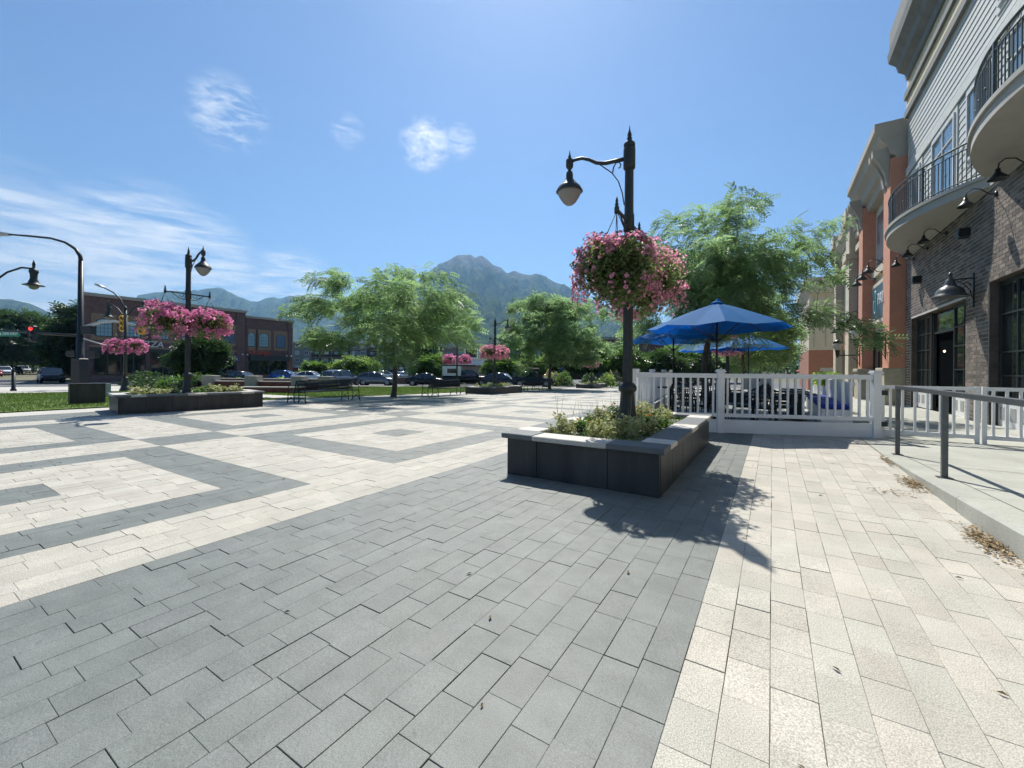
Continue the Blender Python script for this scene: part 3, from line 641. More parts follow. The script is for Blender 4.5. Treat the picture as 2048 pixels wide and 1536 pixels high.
def plant_up(pt, which, seed, near):
    z0 = pt.location.z; rr_ = random.Random(seed); z = z0 + .40; cz, sz_, fy = math.cos(pt.rotation_euler.z), math.sin(pt.rotation_euler.z), pt.scale.y
    W2 = lambda a, b: (pt.location.x + a*cz - b*fy*sz_, pt.location.y + a*sz_ + b*fy*cz)
    spots = [(.48, .55), (.62, .95), (.95, .62), (1.18, .95), (.55, 1.35), (1.25, 1.35), (.9, 1.2), (.55, 2.4), (.9, 2.65), (1.25, 2.45), (.62, 2.95), (1.1, 3.05), (.8, 3.25), (1.28, 2.0), (.5, 1.9)]
    PLACE = ['at its front left corner', 'second along its left side', 'at its front edge', 'near its front right corner', 'left of the lamp, towards the front', 'right of the lamp, towards the front', 'just in front of the lamp', 'left of the lamp, towards the back', 'just behind the lamp', 'right of the lamp, towards the back', 'third from the back on its left side', 'near its back edge on the right', 'at its back edge in the middle', 'beside the lamp on the right', 'beside the lamp on the left']
    for q, (a, b) in enumerate(spots):
        if abs(a - .885) < .2 and abs(b - 1.885) < .25: continue
        n = 420 if near else 150; lf = 1. if near else 1.7
        pale = q % 3 != 1
        if pale: clump('variegated_plant', f'pale variegated plant in {which}, {PLACE[q]}', 'plant', *W2(a, b), z, .17 + rr_.random()*.05, .26 + rr_.random()*.10, n, m_pale, seed*50 + q, f'variegated plants in {which}', lf, 4 if near else 0)
        else: clump('flowering_plant', f'orange flowered plant in {which}, {PLACE[q]}', 'plant', *W2(a, b), z, .17 + rr_.random()*.05, .24 + rr_.random()*.10, n, m_midleaf if q % 2 else m_cover, seed*50 + q, f'flowering bedding plants in {which}', lf, 5 if near else 0, 5 if near else 2)
    rs = np.random.RandomState(seed); n = 4200 if near else 900
    p = np.stack([*W2(rs.uniform(.28, 1.49, n), rs.uniform(.28, 3.49, n)), np.full(n, z)], 1); hgt = np.array([.05 + .08*max(0, noise.noise(Vector((a*3, b*3, seed)))) for a, b, _ in p]); p[:, 2] += hgt*rs.rand(n)
    V, F = scatter(LEAF[0]*(.32 if near else .7), LEAF[1], p, rots(rs, n, 1.2), rs.uniform(.6, 1.3, n)); o = np_mesh('ground_cover', V, F, m_cover, None, 'stuff', attr=rs.rand(len(F)))
    tag(o, f'low bright green ground cover in {which}', 'ground cover')
W_near, W_l1, W_l2, W_l3 = 'the near planter', 'the left planter', 'the middle planter', 'the farthest planter'
ptn = planter(-2.70, 4.25, 'nearest dark stone planter with a lamp post rising from it', 1)
plant_up(ptn, W_near, 1, True)
lamp_post((-1.80, 6.10), math.pi, 'nearest tall black lamp post with a curved arm in the big planter')
basket(-1.80, 5.54, 2.62, .60, 'large pink petunia basket on the nearest lamp, the one towards the viewer', 21, 1500, 4200, .95, m_pink, .6, .78)
basket(-1.80, 6.66, 2.66, .68, 'large pink petunia basket on the nearest lamp, the one behind the pole', 22, 2300, 4600, .95, m_pink, .45, .74)
ptl = planter(-16.11, 4.10, 'dark stone planter by the lawn on the left', 2, R(-9), .9); plant_up(ptl, W_l1, 2, False)
lamp_post((-14.80, 5.5), 0, 'black lamp post with bright pink baskets in front of the brick pizza building')
basket(-14.80, 4.94, 2.60, .64, 'bright pink flower basket left of the pole in front of the brick building', 23, 1500, 1800, 1.15, m_pink2, .4, .8)
basket(-14.80, 6.06, 2.60, .60, 'bright pink flower basket right of the pole in front of the brick building', 24, 1500, 1700, 1.15, m_pink2, .35, .8)
ptf = planter(-15.75, 20.0, 'dark stone planter between the far park benches', 3); plant_up(ptf, W_l2, 3, False)
lamp_post((-14.9, 21.9), 0, 'black lamp post right of the middle tree with faded pink baskets'); zl = gz(-14.9, 21.9)
basket(-14.9, 21.34, 2.60 + zl, .62, 'faded pink flower basket left of the lamp post beside the middle tree', 25, 800, 900, 1.6, m_pink, .3, .8)
basket(-14.9, 22.46, 2.60 + zl, .60, 'faded pink flower basket right of the lamp post beside the middle tree', 26, 800, 900, 1.6, m_pink, .3, .8)
ptg = planter(-16.7, 39.0, 'small far stone planter at the end of the plaza', 4); plant_up(ptg, W_l3, 4, False)
lamp_post((-15.8, 40.9), 0, 'small far black lamp post at the end of the plaza'); zl = gz(-15.8, 40.9)
basket(-15.8, 40.4, 2.60 + zl, .6, 'small far pink basket left of the pole at the plaza end', 27, 400, 450, 2.2, m_pink, .3, .8)
basket(-15.8, 41.4, 2.60 + zl, .6, 'small far pink basket right of the pole at the plaza end', 28, 400, 450, 2.2, m_pink, .3, .8)
ptr = planter(-2.7, 20.2, 'stone planter seen through the white patio fence behind the umbrellas', 5)
lamp_post((-1.80, 22.1), math.pi, 'black lamp post rising behind the blue umbrellas'); zl = gz(-1.8, 22.1)
basket(-1.80, 21.54, 2.60 + zl, .6, 'pink flower basket just above the third blue umbrella', 29, 600, 700, 1.6, m_pink, .3, .8)
basket(-1.80, 22.66, 2.60 + zl, .6, 'pink flower basket behind the pole above the third blue umbrella', 30, 600, 700, 1.6, m_pink, .3, .8)
lamp_post((-1.80, 39.8), math.pi, 'far black lamp post seen under the fourth blue umbrella'); zl = gz(-1.8, 39.8)
basket(-1.80, 39.3, 2.60 + zl, .62, 'far pink flower basket under the fourth blue umbrella, left one', 31, 450, 500, 2.2, m_pink, .3, .8)
basket(-1.80, 40.4, 2.60 + zl, .62, 'far pink flower basket under the fourth blue umbrella, right one', 32, 450, 500, 2.2, m_pink, .3, .8)
# ------------------------------------------------------------------ plaza trees
tree('locust_tree', 'feathery honey locust with a wide crown behind the first pair of benches', (-15.45, 14.12), 6.6, 2.05, (4.5, 4.5, 2.3), (.1, 0, 4.0), 135, 36, FR_MID, m_loc, 5, .13, .55, 'locust trees on the plaza', shell=.15)
tree('locust_tree', 'rounded locust tree beside the dark car with a roof box', (-16.2, 32.2), 8.2, 2.3, (4.7, 4.7, 3.3), (.1, .1, 5.0), 130, 44, FR_LO, m_loc2, 9, .14, .7, 'locust trees on the plaza', shell=.2)
tree('locust_tree', 'tall airy locust tree on the patio behind the blue umbrellas', (-1.89, 15.3), 7.6, 1.9, (2.9, 2.9, 2.25), (.55, .4, 4.4), 150, 34, FR_HI, m_loc2, 14, .13, .48, 'locust trees on the plaza', shell=.1,
     clump_pts=[(2.6, 1.6, 5.6), (3.1, 2.1, 5.9), (3.6, 2.6, 6.3), (2.7, 1.4, 4.8), (3.3, 2.2, 5.2), (2.5, .8, 3.2), (3.0, .5, 3.0), (3.6, .2, 2.75), (4.1, -.1, 2.45), (4.3, -.5, 2.2), (3.3, 1.6, 3.4), (-2.2, .3, 2.6), (-2.7, .5, 2.9), (-1.8, -.2, 2.9), (-2.6, -.3, 3.3), (-.5, -.3, 6.5), (.8, .6, 6.9), (1.4, .3, 6.7), (-1.2, -.2, 6.3), (-1.6, -.3, 5.9)])
tree('locust_tree', 'smaller locust tree farther along the patio behind the fourth umbrella', (-1.55, 30.0), 6.0, 1.9, (3.0, 3.0, 2.2), (.3, .3, 4.0), 60, 40, FR_LO, m_loc, 17, .12, .65, 'locust trees on the plaza', shell=.2)
tree('locust_tree', 'locust tree in the distance beside the far tan shop', (-.9, 44.0), 6.6, 1.9, (3.2, 3.2, 2.3), (.3, .3, 4.3), 55, 34, FR_LO, m_loc, 19, .12, .7, 'locust trees on the plaza', shell=.2)
# ------------------------------------------------------------------ park benches
def bench():
    t = thing('park_bench', '', 'bench', (0,0,0), 0, 'black iron benches set back to back')
    Lb = 2.35
    for e in (-1, 1):
        yv = e*(Lb/2 - .05); f = MB()
        f.tube([(.40, yv, .43), (.42, yv, .30), (.44, yv, .15), (.47, yv, 0)], [.018, .017, .016, .02], 6)
        f.tube([(.03, yv, .43), (.05, yv, .28), (.02, yv, .12), (-.02, yv, 0)], [.018, .017, .016, .02], 6)
        f.tube([(.45, yv, .06), (.36, yv, .16), (.24, yv, .20), (.12, yv, .16), (.01, yv, .06)], .012, 6).lathe([(.01,-.015),(.03,-.012),(.03,.012),(.01,.015)], (.24, yv, .21), 8, axis='Y')
        f.tube([(.02, yv, .43), (-.03, yv, .62), (-.08, yv, .80)], [.018, .017, .014], 6)
        f.build('end_frame', m_black, t)
        MB().tube([(-.03, yv, .62), (.12, yv, .645), (.30, yv, .64), (.40, yv, .60), (.425, yv, .52), (.40, yv, .44)], .014, 6).build('armrest', m_black, t)
    s_ = MB(); nst = 46
    for k in range(nst):
        y = -Lb/2 + .07 + (Lb - .14)*k/(nst-1); s_.box((.02, y-.017, .430), (.42, y+.017, .440))
    s_.tube([(.43, -Lb/2+.05, .43), (.43, Lb/2-.05, .43)], .016, 6).tube([(.02, -Lb/2+.05, .43), (.02, Lb/2-.05, .43)], .014, 6).build('seat', m_black, t)
    b = MB()
    for k in range(nst):
        y = -Lb/2 + .07 + (Lb - .14)*k/(nst-1); b.tube([(.015, y, .46), (-.03, y, .62), (-.075, y, .79)], [.018]*3, 4, flat=.5)
    b.tube([(-.082, -Lb/2+.04, .805), (-.082, Lb/2-.04, .805)], .017, 6).tube([(-.03, -Lb/2+.05, .63), (-.03, Lb/2-.05, .63)], .010, 6).build('backrest', m_black, t)
    return t
bn = bench(); z = gz(-14.3, 9.8); bn.location = (-14.33, 9.78, z); bn['label'] = 'black slatted iron bench in tree shade, the one facing the plaza'
dup(bn, (-14.55, 9.78, z - .01), math.pi, 'black slatted iron bench facing the lawn, back to back with the shaded one')
z = gz(-14.6, 17) ; dup(bn, (-14.55, 16.9, z), 0, 'black iron bench facing the plaza just left of the middle planter')
dup(bn, (-14.77, 16.9, z - .01), math.pi, 'black iron bench facing the lawn just left of the middle planter')
z = gz(-14.8, 27); dup(bn, (-14.75, 26.9, z), 0, 'small far bench facing the plaza right of the middle planter')
dup(bn, (-14.97, 26.9, z - .01), math.pi, 'small far bench facing the lawn right of the middle planter')
# ------------------------------------------------------------------ brick building on the right
m_brick = M('brown_brick', (.15, .12, .10), .85, var=.25, scale=4, col2=(.23, .185, .152), speck=.2, sscale=90, attr='pv', attr_amt=.42, bump=.3, bscale=70)
m_mortar = M('mortar', (.56, .54, .49), .9, var=.12, scale=9)
m_frame = M('dark_window_frame', (.025, .032, .034), .4)
m_pane = M('window_glass', (.012, .018, .018), .04, var=.3, scale=.6, spec=.9)
m_panesky = M('sky_tinted_glass', (.10, .16, .20), .03, var=.2, scale=.4, spec=1.)  # reflected sky is put into the base colour
m_plaster = M('pale_plaster', (.42, .405, .365), .9, var=.06, scale=3, speck=.08, sscale=200)
m_board = M('pale_siding', (.50, .52, .50), .6, var=.04, scale=3, attr='pv', attr_amt=.04)
m_cream = M('cream_stucco', (.64, .60, .48), .9, var=.06, scale=2, speck=.06, sscale=150)
m_yel = M('buff_trim', (.58, .50, .33), .85, var=.05)
m_corn = M('grey_green_cornice', (.17, .18, .17), .8, var=.15, scale=3)
m_rail = M('green_grey_rail', (.06, .075, .072), .45, var=.15)
XF = 4.43
bld = thing('brick_building', 'three storey brown brick building with curved balconies at the right edge', 'building', (XF, 14, 0))
def loc_y(y): return y - 14
openA, openB = (16.1, 21.4, 0, 3.28), (8.6, 14.7, 0, 3.45)
# core of the ground floor, set back behind the openings
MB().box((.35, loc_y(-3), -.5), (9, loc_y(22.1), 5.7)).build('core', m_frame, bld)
mw = MB(); bk = MB()
for y0, y1, z0, z1 in ((-3, 8.6, -.2, 5.72), (8.6, 14.7, 3.45, 5.72), (14.7, 16.1, -.2, 5.72), (16.1, 21.4, 3.28, 5.72), (21.4, 22.1, -.2, 5.72)):
    mw.box((.0035, loc_y(y0)+.001, z0), (.016, loc_y(y1)-.001, z1-.001)); bk.box((.017, loc_y(y0), z0), (.34, loc_y(y1), z1))
mw.build('mortar_wall', m_mortar, bld); bk.build('backing_wall', m_brick, bld)
bricks = []; br = random.Random(5); ch, bl = .1015, .305
for row in range(76):
    z0 = row*ch + .004
    if z0 + .088 > 5.71: break
    y = 5.0 + (bl/2 if row % 2 else 0)
    while y < 22.08:
        y1 = min(y + bl - .015, 22.09); segs = [(y, y1)]
        for a, b, c, d in (openA, openB):
            if z0 + .09 > c and z0 < d:
                ns = []
                for s0, s1 in segs:
                    if s1 <= a or s0 >= b: ns.append((s0, s1))
                    else:
                        if s0 < a - .02: ns.append((s0, a))
                        if s1 > b + .02: ns.append((b, s1))
                segs = ns
        bricks += [(s0, s1, z0, z0 + .0845) for s0, s1 in segs]
        y += bl
def brick_key(b): 
    y = (b[0] + b[1])/2; return y if y > 13.0 else 99
bricks.sort(key=brick_key)
for i, (a, b, c, d) in enumerate(bricks[:300]):
    MB().box((-.002-br.uniform(0, .003), loc_y(a), c), (.003, loc_y(b), d), a=br.random()).build('brick', m_brick, bld, attr='pv')
bw = MB()
for a, b, c, d in bricks[300:]: bw.box((-.002-br.uniform(0, .003), loc_y(a), c), (.003, loc_y(b), d), a=br.random())
bw.build('brickwork', m_brick, bld, None, 'stuff', attr='pv')
# returns of the openings
for y0, y1, z1, nm in ((16.1, 21.4, 3.28, 'a'), (8.6, 14.7, 3.45, 'b')):
    MB().box((.009, loc_y(y0)-.002, z1-.003), (.3, loc_y(y1)+.002, z1+.06)).build('lintel', m_brick, bld)
def glazed(parent, y0, y1, z0, z1, nx, zs, x=.20, pane=m_pane, fr=m_frame, fw=.045):
    w = MB().box((x-.03, y0, z0), (x+.05, y0+fw*1.6, z1)).box((x-.03, y1-fw*1.6, z0), (x+.05, y1, z1)).box((x-.03, y0+fw*1.6, z1-fw*1.8), (x+.05, y1-fw*1.6, z1)).box((x-.03, y0+fw*1.6, z0), (x+.05, y1-fw*1.6, z0+fw*1.6)).build('window_frame', fr, parent)
    zl = [z0] + list(zs) + [z1]; st = (y1 - y0)/nx
    for k in range(1, nx): MB().box((x-.022, y0+st*k-fw/2, z0+fw*1.6), (x+.04, y0+st*k+fw/2, z1-fw*1.8)).build('mullion', fr, parent)
    for zq in zs: MB().box((x-.026, y0+fw*1.6, zq-fw*.4), (x+.042, y1-fw*1.6, zq+fw*.4)).build('transom', fr, parent)
    for k in range(nx):
        for a, b in zip(zl[:-1], zl[1:]): MB().box((x+.005, y0+st*k+.02, a+.015), (x+.012, y0+st*(k+1)-.02, b-.015)).build('pane', pane, parent)
glazed(bld, loc_y(16.12), loc_y(17.65), .62, 3.26, 2, (1.35, 2.05, 2.62))
glazed(bld, loc_y(19.7), loc_y(21.38), .62, 3.26, 3, (1.35, 2.05, 2.62))
glazed(bld, loc_y(8.62), loc_y(14.68), .62, 3.43, 7, (1.2, 1.75, 2.65))
MB().box((.22, loc_y(17.66), 2.55), (.26, loc_y(19.69), 2.62)).box((.2, loc_y(17.66), 0), (.28, loc_y(17.72), 3.26)).box((.2, loc_y(19.62), 0), (.28, loc_y(19.69), 3.26)).build('door_frame', m_frame, bld)
MB().box((.24, loc_y(17.73), 2.63), (.25, loc_y(19.61), 3.24)).build('pane', m_pane, bld)
MB().box((.32, loc_y(17.73), 0), (.34, loc_y(19.61), 2.54)).build('doorway_shade', M('dark_interior', (.006, .007, .008), 1., spec=0.), bld)  # flat black panel paints the darkness of the room behind the open door
m_bulb = M('bulb', (1, .78, .5), .5, emit=6.)
for y, z in ((17.95, 2.05), (18.9, 1.95)): MB().lathe([(.004,-.03),(.026,-.015),(.026,.015),(.004,.03)], (.29, loc_y(y), z), 8).build('bulb', m_bulb, bld)
for y0, y1 in ((16.15, 17.62), (19.72, 21.36), (8.65, 10.6), (10.65, 12.6), (12.65, 14.66)):
    q = MB().box((.16, loc_y(y0), .0), (.22, loc_y(y1), .60)).build('white_panel', m_white, bld)
    k = 3 if y1 - y0 < 1.8 else 4; st = (y1 - y0)/k
    for i in range(k): MB().box((.152, loc_y(y0 + st*i + .12), .16), (.163, loc_y(y0 + st*(i+1) - .12), .46)).build('panel_shade_plate', M('panel_shadow_grey', (.34, .35, .34), .6), q)  # shade of the recesses painted as raised grey plates on the panel
# upper storeys: pale siding laid board by board
MB().box((.03, loc_y(-3), 5.73), (9, loc_y(22.1), 12.6)).build('upper_wall', m_plaster, bld)
nb = 0
for k in range(30):
    z0 = 6.05 + k*.205
    if z0 > 11.2: break
    MB().add([(.029, loc_y(2), z0), (.029, loc_y(22.09), z0), (.004, loc_y(22.09), z0), (.004, loc_y(2), z0), (.029, loc_y(2), z0+.2), (.029, loc_y(22.09), z0+.2), (.022, loc_y(22.09), z0+.2), (.022, loc_y(2), z0+.2)],
             [(0,1,2,3),(3,2,6,7),(7,6,5,4),(0,3,7,4),(1,5,6,2)], a=br.random()).build('siding_board', m_board, bld, attr='pv')
MB().box((-.05, loc_y(2), 5.72), (.03, loc_y(22.1), 6.02)).build('floor_band', m_plaster, bld)
MB().box((-.045, loc_y(2), 8.92), (.03, loc_y(22.1), 9.22)).build('trim_band', M('pale_trim', (.55, .57, .54), .7), bld)
MB().box((-.10, loc_y(2), 11.2), (.03, loc_y(22.1), 11.45)).build('cornice_moulding', m_corn, bld)
MB().box((-.04, loc_y(2), 11.46), (.03, loc_y(22.1), 11.9)).build('buff_band', m_yel, bld)
MB().box((-.12, loc_y(2), 11.91), (.03, loc_y(22.1), 12.15)).build('cornice_moulding', m_corn, bld)
MB().box((-.03, loc_y(2), 12.16), (.03, loc_y(22.1), 12.6)).build('buff_band', m_yel, bld)
MB().prism([(.1, 12.58), (-.10, 12.60), (-.14, 12.85), (-.34, 13.0), (-.40, 13.25), (-.62, 13.45), (-.66, 13.75), (-.60, 13.8), (-.60, 14.6), (.1, 14.6)], loc_y(2), loc_y(21.9), 'Y').build('cornice', m_corn, bld)
def upper_window(y0, y1, z0, z1, nx, zs, door=False):
    MB().box((-.02, loc_y(y0)-.14, z0-.12), (.02, loc_y(y1)+.14, z1+.14)).build('window_trim', M('pale_trim', (.55, .57, .54), .7), bld)
    glazed(bld, loc_y(y0), loc_y(y1), z0, z1, nx, zs, x=-.032, pane=m_panesky, fr=M('white_frame', (.62, .63, .62), .5), fw=.05)
upper_window(20.2, 21.3, 6.9, 8.7, 1, ()); upper_window(16.9, 18.9, 6.1, 8.75, 2, (8.1,)); upper_window(14.6, 16.0, 6.9, 8.75, 2, ()); upper_window(11.8, 13.6, 6.1, 8.75, 2, (8.1,)); upper_window(8.6, 10.6, 6.1, 8.75, 2, (8.1,))
upper_window(12.2, 14.2, 9.75, 10.95, 2, ())
# balconies with a bowed front
def balcony(yc, half, sag, which):
    Rr = (half*half + sag*sag)/(2*sag); x_c = Rr - sag; a0 = math.asin(half/Rr)
    arc = lambda f, off=0: (x_c - (Rr + off)*math.cos(f*a0), loc_y(yc) + (Rr + off)*math.sin(f*a0))
    poly = [(-.0, loc_y(yc) - half)] + [arc(f) for f in np.linspace(-1, 1, 41)[1:-1]] + [(-.0, loc_y(yc) + half)]
    s_ = MB().prism(poly, 5.74, 5.96, 'Z'); poly2 = [(-.0, loc_y(yc) - half - .05)] + [arc(f, .05) for f in np.linspace(-1, 1, 41)[1:-1]] + [(-.0, loc_y(yc) + half + .05)]
    s_.prism(poly2, 5.963, 6.05, 'Z'); slab = s_.build('balcony', m_plaster, bld)
    slab['label'] = which
    fs = np.linspace(-.975, .975, 41)
    for z, r in ((7.08, .028), (6.93, .016), (6.15, .018)):
        MB().tube([(*arc(f, -.06), z) for f in fs], r, 6).build('rail', m_rail, slab)
    me = MB().box((-.009, -.009, 6.06), (.009, .009, 6.93)); o = me.build('baluster', m_rail, slab, (*arc(-.97, -.06), 0)); msh = o.data
    me2 = MB().box((-.009, -.009, 6.06), (.009, .009, 6.93)).lathe([(.006,6.47),(.028,6.5),(.006,6.53)], n=6).build('baluster', m_rail, slab, (*arc(-.94, -.06), 0)); msh2 = me2.data
    nbal = int(2*a0*Rr/.115)
    for k in range(nbal):
        f = -.93 + 1.90*k/(nbal-1); link('baluster', msh2 if k % 4 == 0 else msh, slab, (*arc(f, -.06), 0))
    for f in (-.97, -.5, 0, .5, .97): link('rail_post', MBpost(), slab, (*arc(f, -.06), 0))
    for f in np.linspace(-.9, .9, 24): MB().tube([(arc(f, -.06)[0], arc(f, -.06)[1] + .05*math.cos(q), 7.0 + .045*math.sin(q)) for q in np.linspace(0, 5.2, 9)], .006, 4).build('scroll', m_rail, slab)
_post = []
def MBpost():
    if not _post:
        o = MB().box((-.025, -.025, 6.05), (.025, .025, 7.08)).build('rail_post', m_rail, bld, (0, 0, -20)); _post.append(o.data); bpy.data.objects.remove(o)
    return _post[0]
balcony(18.15, 3.6, 1.2, 'far curved balcony with a thin iron railing'); balcony(10.75, 3.6, 1.2, 'near curved balcony with a thin iron railing')
# ------------------------------------------------------------------ orange and cream shop row beyond
m_orange_st = M('orange_stucco', (.56, .26, .17), .9, var=.08, scale=3, speck=.06, sscale=120)
m_redbr = M('red_brick_far', (.34, .155, .105), .9, var=.2, scale=8, speck=.15, sscale=30)
m_tan = M('tan_stucco', (.56, .50, .38), .9, var=.07, scale=2)
m_stone = M('buff_stone', (.42, .38, .28), .85, var=.12, scale=5, bump=.1)
m_corn2 = M('taupe_cornice', (.40, .365, .305), .85, var=.08, scale=2)
shop = thing('shop_row', 'orange and cream stuccoed shop building with a heavy bracketed cornice', 'building', (XF, 30, gz(XF, 30)))
sy = lambda y: y - 30
zb = -gz(XF, 30)
MB().box((.05, sy(22.16), -1), (9, sy(42.9), 11.2)).build('wall', m_cream, shop)
for i, (a, b, mt) in enumerate(((22.16, 23.35, m_orange_st), (28.2, 29.3, m_orange_st))):
    p_ = MB().box((-.48, sy(a), 1.62), (.049, sy(b), 10.0)).build('pillar', mt, shop)
    MB().box((-.62, sy(a)-.14 if i else sy(a)+.002, -1), (.05, sy(b)+.14, 1.45), bevel=.01).box((-.68, sy(a)-.2 if i else sy(a)+.001, 1.451), (.05, sy(b)+.2, 1.62), bevel=.02).build('plinth', m_stone, p_)
    for q in (.15, .72):
        MB().prism([(-.485, 8.95), (-.56, 9.1), (-.62, 9.5), (-.80, 9.95), (-1.0, 10.25), (-1.02, 10.5), (-.485, 10.5)], sy(a)+q, sy(a)+q+.3, 'Y').build('bracket', m_corn2, p_)
for a, b in ((33.0, 34.4), (39.2, 40.6)):
    p_ = MB().box((-.45, sy(a), 0), (.049, sy(b), 11.0), bevel=.02).box((-.62, sy(a)-.12, 8.4), (.04, sy(b)+.12, 8.75)).box((-.66, sy(a)-.15, 10.7), (.04, sy(b)+.15, 11.6), bevel=.05).build('pilaster', m_tan, shop)
MB().prism([(.05, 9.7), (-.30, 9.72), (-.34, 10.1), (-.5, 10.2), (-.56, 10.55), (-.78, 10.8), (-.86, 11.1), (-.98, 11.2), (-.98, 11.5), (.05, 11.5)], sy(22.17), sy(29.6), 'Y').build('cornice', m_corn2, shop)
MB().prism([(.05, 9.95), (-.25, 10.0), (-.3, 10.3), (-.5, 10.6), (-.55, 11.0), (.05, 11.0)], sy(29.61), sy(42.9), 'Y').build('cornice', m_tan, shop)
MB().box((-.05, sy(29.31), 0), (.049, sy(32.99), 9.9)).build('brick_bay', m_redbr, shop); MB().box((-.05, sy(34.41), 0), (.049, sy(39.19), 9.9)).build('brick_bay', m_redbr, shop)
for y0, y1 in ((29.4, 32.9), (34.5, 39.1)): MB().box((-.2, sy(y0), 8.75), (-.051, sy(y1), 9.1)).box((-.2, sy(y0), 9.55), (-.051, sy(y1), 9.9)).build('tan_band', m_tan, shop)
def shop_window(y0, y1, z0, z1, arch=False, x=-.06):
    w = MB().box((x, sy(y0)-.09, z0-.09), (x+.1, sy(y1)+.09, z1+.09))
    if arch: w.prism([(sy((y0+y1)/2) + (y1-y0+.18)/2*math.cos(t), z1 + (y1-y0+.18)/2*math.sin(t)) for t in np.linspace(0, math.pi, 9)], x, x+.1, 'X')
    f = w.build('window_frame', m_frame, shop)
    g = MB().box((x-.012, sy(y0), z0), (x-.004, sy(y1), z1))
    if arch: g.prism([(sy((y0+y1)/2) + (y1-y0)/2*math.cos(t), z1+.003 + (y1-y0)/2*math.sin(t)) for t in np.linspace(0, math.pi, 9)], x-.012, x-.004, 'X')
    g.build('pane', m_panesky, f)
for y0, y1 in ((24.2, 25.3), (26.0, 27.4)): shop_window(y0, y1, 6.9, 9.1, x=-.02)
for y0, y1 in ((29.7, 30.6), (31.2, 32.1), (35.0, 36.1), (37.0, 38.1)): shop_window(y0, y1, 5.2, 7.4, True, -.12)
MB().box((-.12, sy(23.36), 6.2), (.049, sy(28.19), 6.55)).build('sill_band', m_tan, shop)
MB().box((-.03, sy(23.5), 0), (.049, sy(28.0), 3.3)).build('shopfront', m_pane, shop)
for y in (23.5, 24.6, 25.7, 26.8, 27.9): MB().box((-.07, sy(y), 0), (-.031, sy(y)+.08, 3.3)).build('shopfront_mullion', m_frame, shop)
for y0, y1 in ((29.5, 32.8), (34.8, 38.9)): MB().box((-.09, sy(y0), 0), (-.051, sy(y1), 3.0)).build('shopfront', m_pane, shop)
sgn = thing('shop_sign', 'dark teal shop sign with white lettering between the orange pillars', 'sign', (XF, 25.75, gz(XF, 25.75)))
MB().box((-.12, -2.25, 3.75), (.045, 2.25, 5.75)).build('sign_frame', m_tan, sgn)
MB().box((-.14, -2.0, 3.95), (-.121, 2.0, 5.55)).build('sign_board', M('teal_board', (.045, .085, .095), .35, var=.2, scale=1.5), sgn)
m_let = M('white_letter', (.75, .78, .78), .4)
text('lettering', 'PAINT', .75, m_let, sgn, (-.15, -.35, 4.85), (R(90), 0, R(-90)), .012)
MB().tube([(-.15, 1.25 + .22*math.cos(q), 4.75 + .62*math.sin(q)*(1 if q < 3.3 else .8)) for q in np.linspace(.3, 6.6, 20)], .03, 5).build('swirl', M('teal_letter', (.25, .55, .6), .4), sgn)
# far tan and brick shop at the end of the row
fs_ = thing('far_shop', 'far shop with tan upper walls and brick base at the end of the row', 'building', (3.0, 50, gz(3, 50)))
MB().box((0, 0, 3.9), (14, 16, 10.0)).build('upper_wall', m_tan, fs_); MB().box((-.02, -.02, -.5), (14, 16, 3.9)).build('base_wall', m_redbr, fs_)
MB().prism([(-.0, 9.4), (-.25, 9.7), (-.5, 10.3), (-.5, 10.9), (14, 10.9), (14, 9.4)], -.45, 16, 'Y').build('cornice', m_tan, fs_)
for x in (.35, 1.25): MB().box((x, -.03, 4.2), (x+.10, -.001, 9.2)).build('joint', m_corn2, fs_)
MB().box((.9, -.05, .9), (1.9, -.021, 2.2)).build('panel', m_plaster, fs_)
# ------------------------------------------------------------------ wall lamps
def gooseneck(y, z, label, x=XF, s=.78, grp='gooseneck lamps along the walls', rz=0):
    t = thing('wall_lamp', label, 'wall lamp', (x, y, z), 0, grp)
    MB().lathe([(.005,-.02),(.07,-.018),(.07,.018),(.005,.02)], (-.021*s, 0, 0), 10, axis='X').tube([(-.02*s,0,0), (-.16*s,0,.03*s), (-.34*s,0,.22*s), (-.52*s,0,.26*s), (-.64*s,0,.16*s), (-.66*s,0,0)], .017*s, 7).build('arm', m_black, t)
    MB().lathe([(a_*s, b_*s) for a_, b_ in ((.05,.02),(.055,-.06),(.08,-.10),(.19,-.22),(.20,-.26),(.185,-.255),(.07,-.13),(.02,-.1))], (-.66*s, 0, 0), 14).build('shade', m_black, t)
    return t
for y, w in ((21.0, 'leftmost'), (19.4, 'second from the left'), (17.6, 'third from the left')): gooseneck(y, 5.45, f'dark gooseneck lamp under the far balcony, {w}')
for y, w in ((14.3, 'left one'), (12.6, 'right one')): gooseneck(y, 5.45, f'dark gooseneck lamp under the near balcony, {w}')
for k, y in enumerate((24.2, 25.7, 27.2)): gooseneck(y, 6.05 + gz(XF, y), f'black gooseneck lamp above the teal sign, {("nearest", "middle", "farthest")[k]} of three', XF - .12, 1.1)
for k, y in enumerate((30.2, 31.6, 35.5, 37.5)): gooseneck(y, 4.6 + gz(XF, y), f'small gooseneck lamp on the far red brick bays, {("first", "second", "third", "fourth")[k]} from the pillar', XF - .06, 1.0)
bl_ = thing('wall_lamp', 'large grey bell lamp on an iron bracket beside the right window', 'wall lamp', (XF, 15.55, 0), 0, 'lamps on brackets')
MB().box((-.03, -.03, 2.95), (-.001, .03, 3.85)).build('back_plate', m_black, bl_)
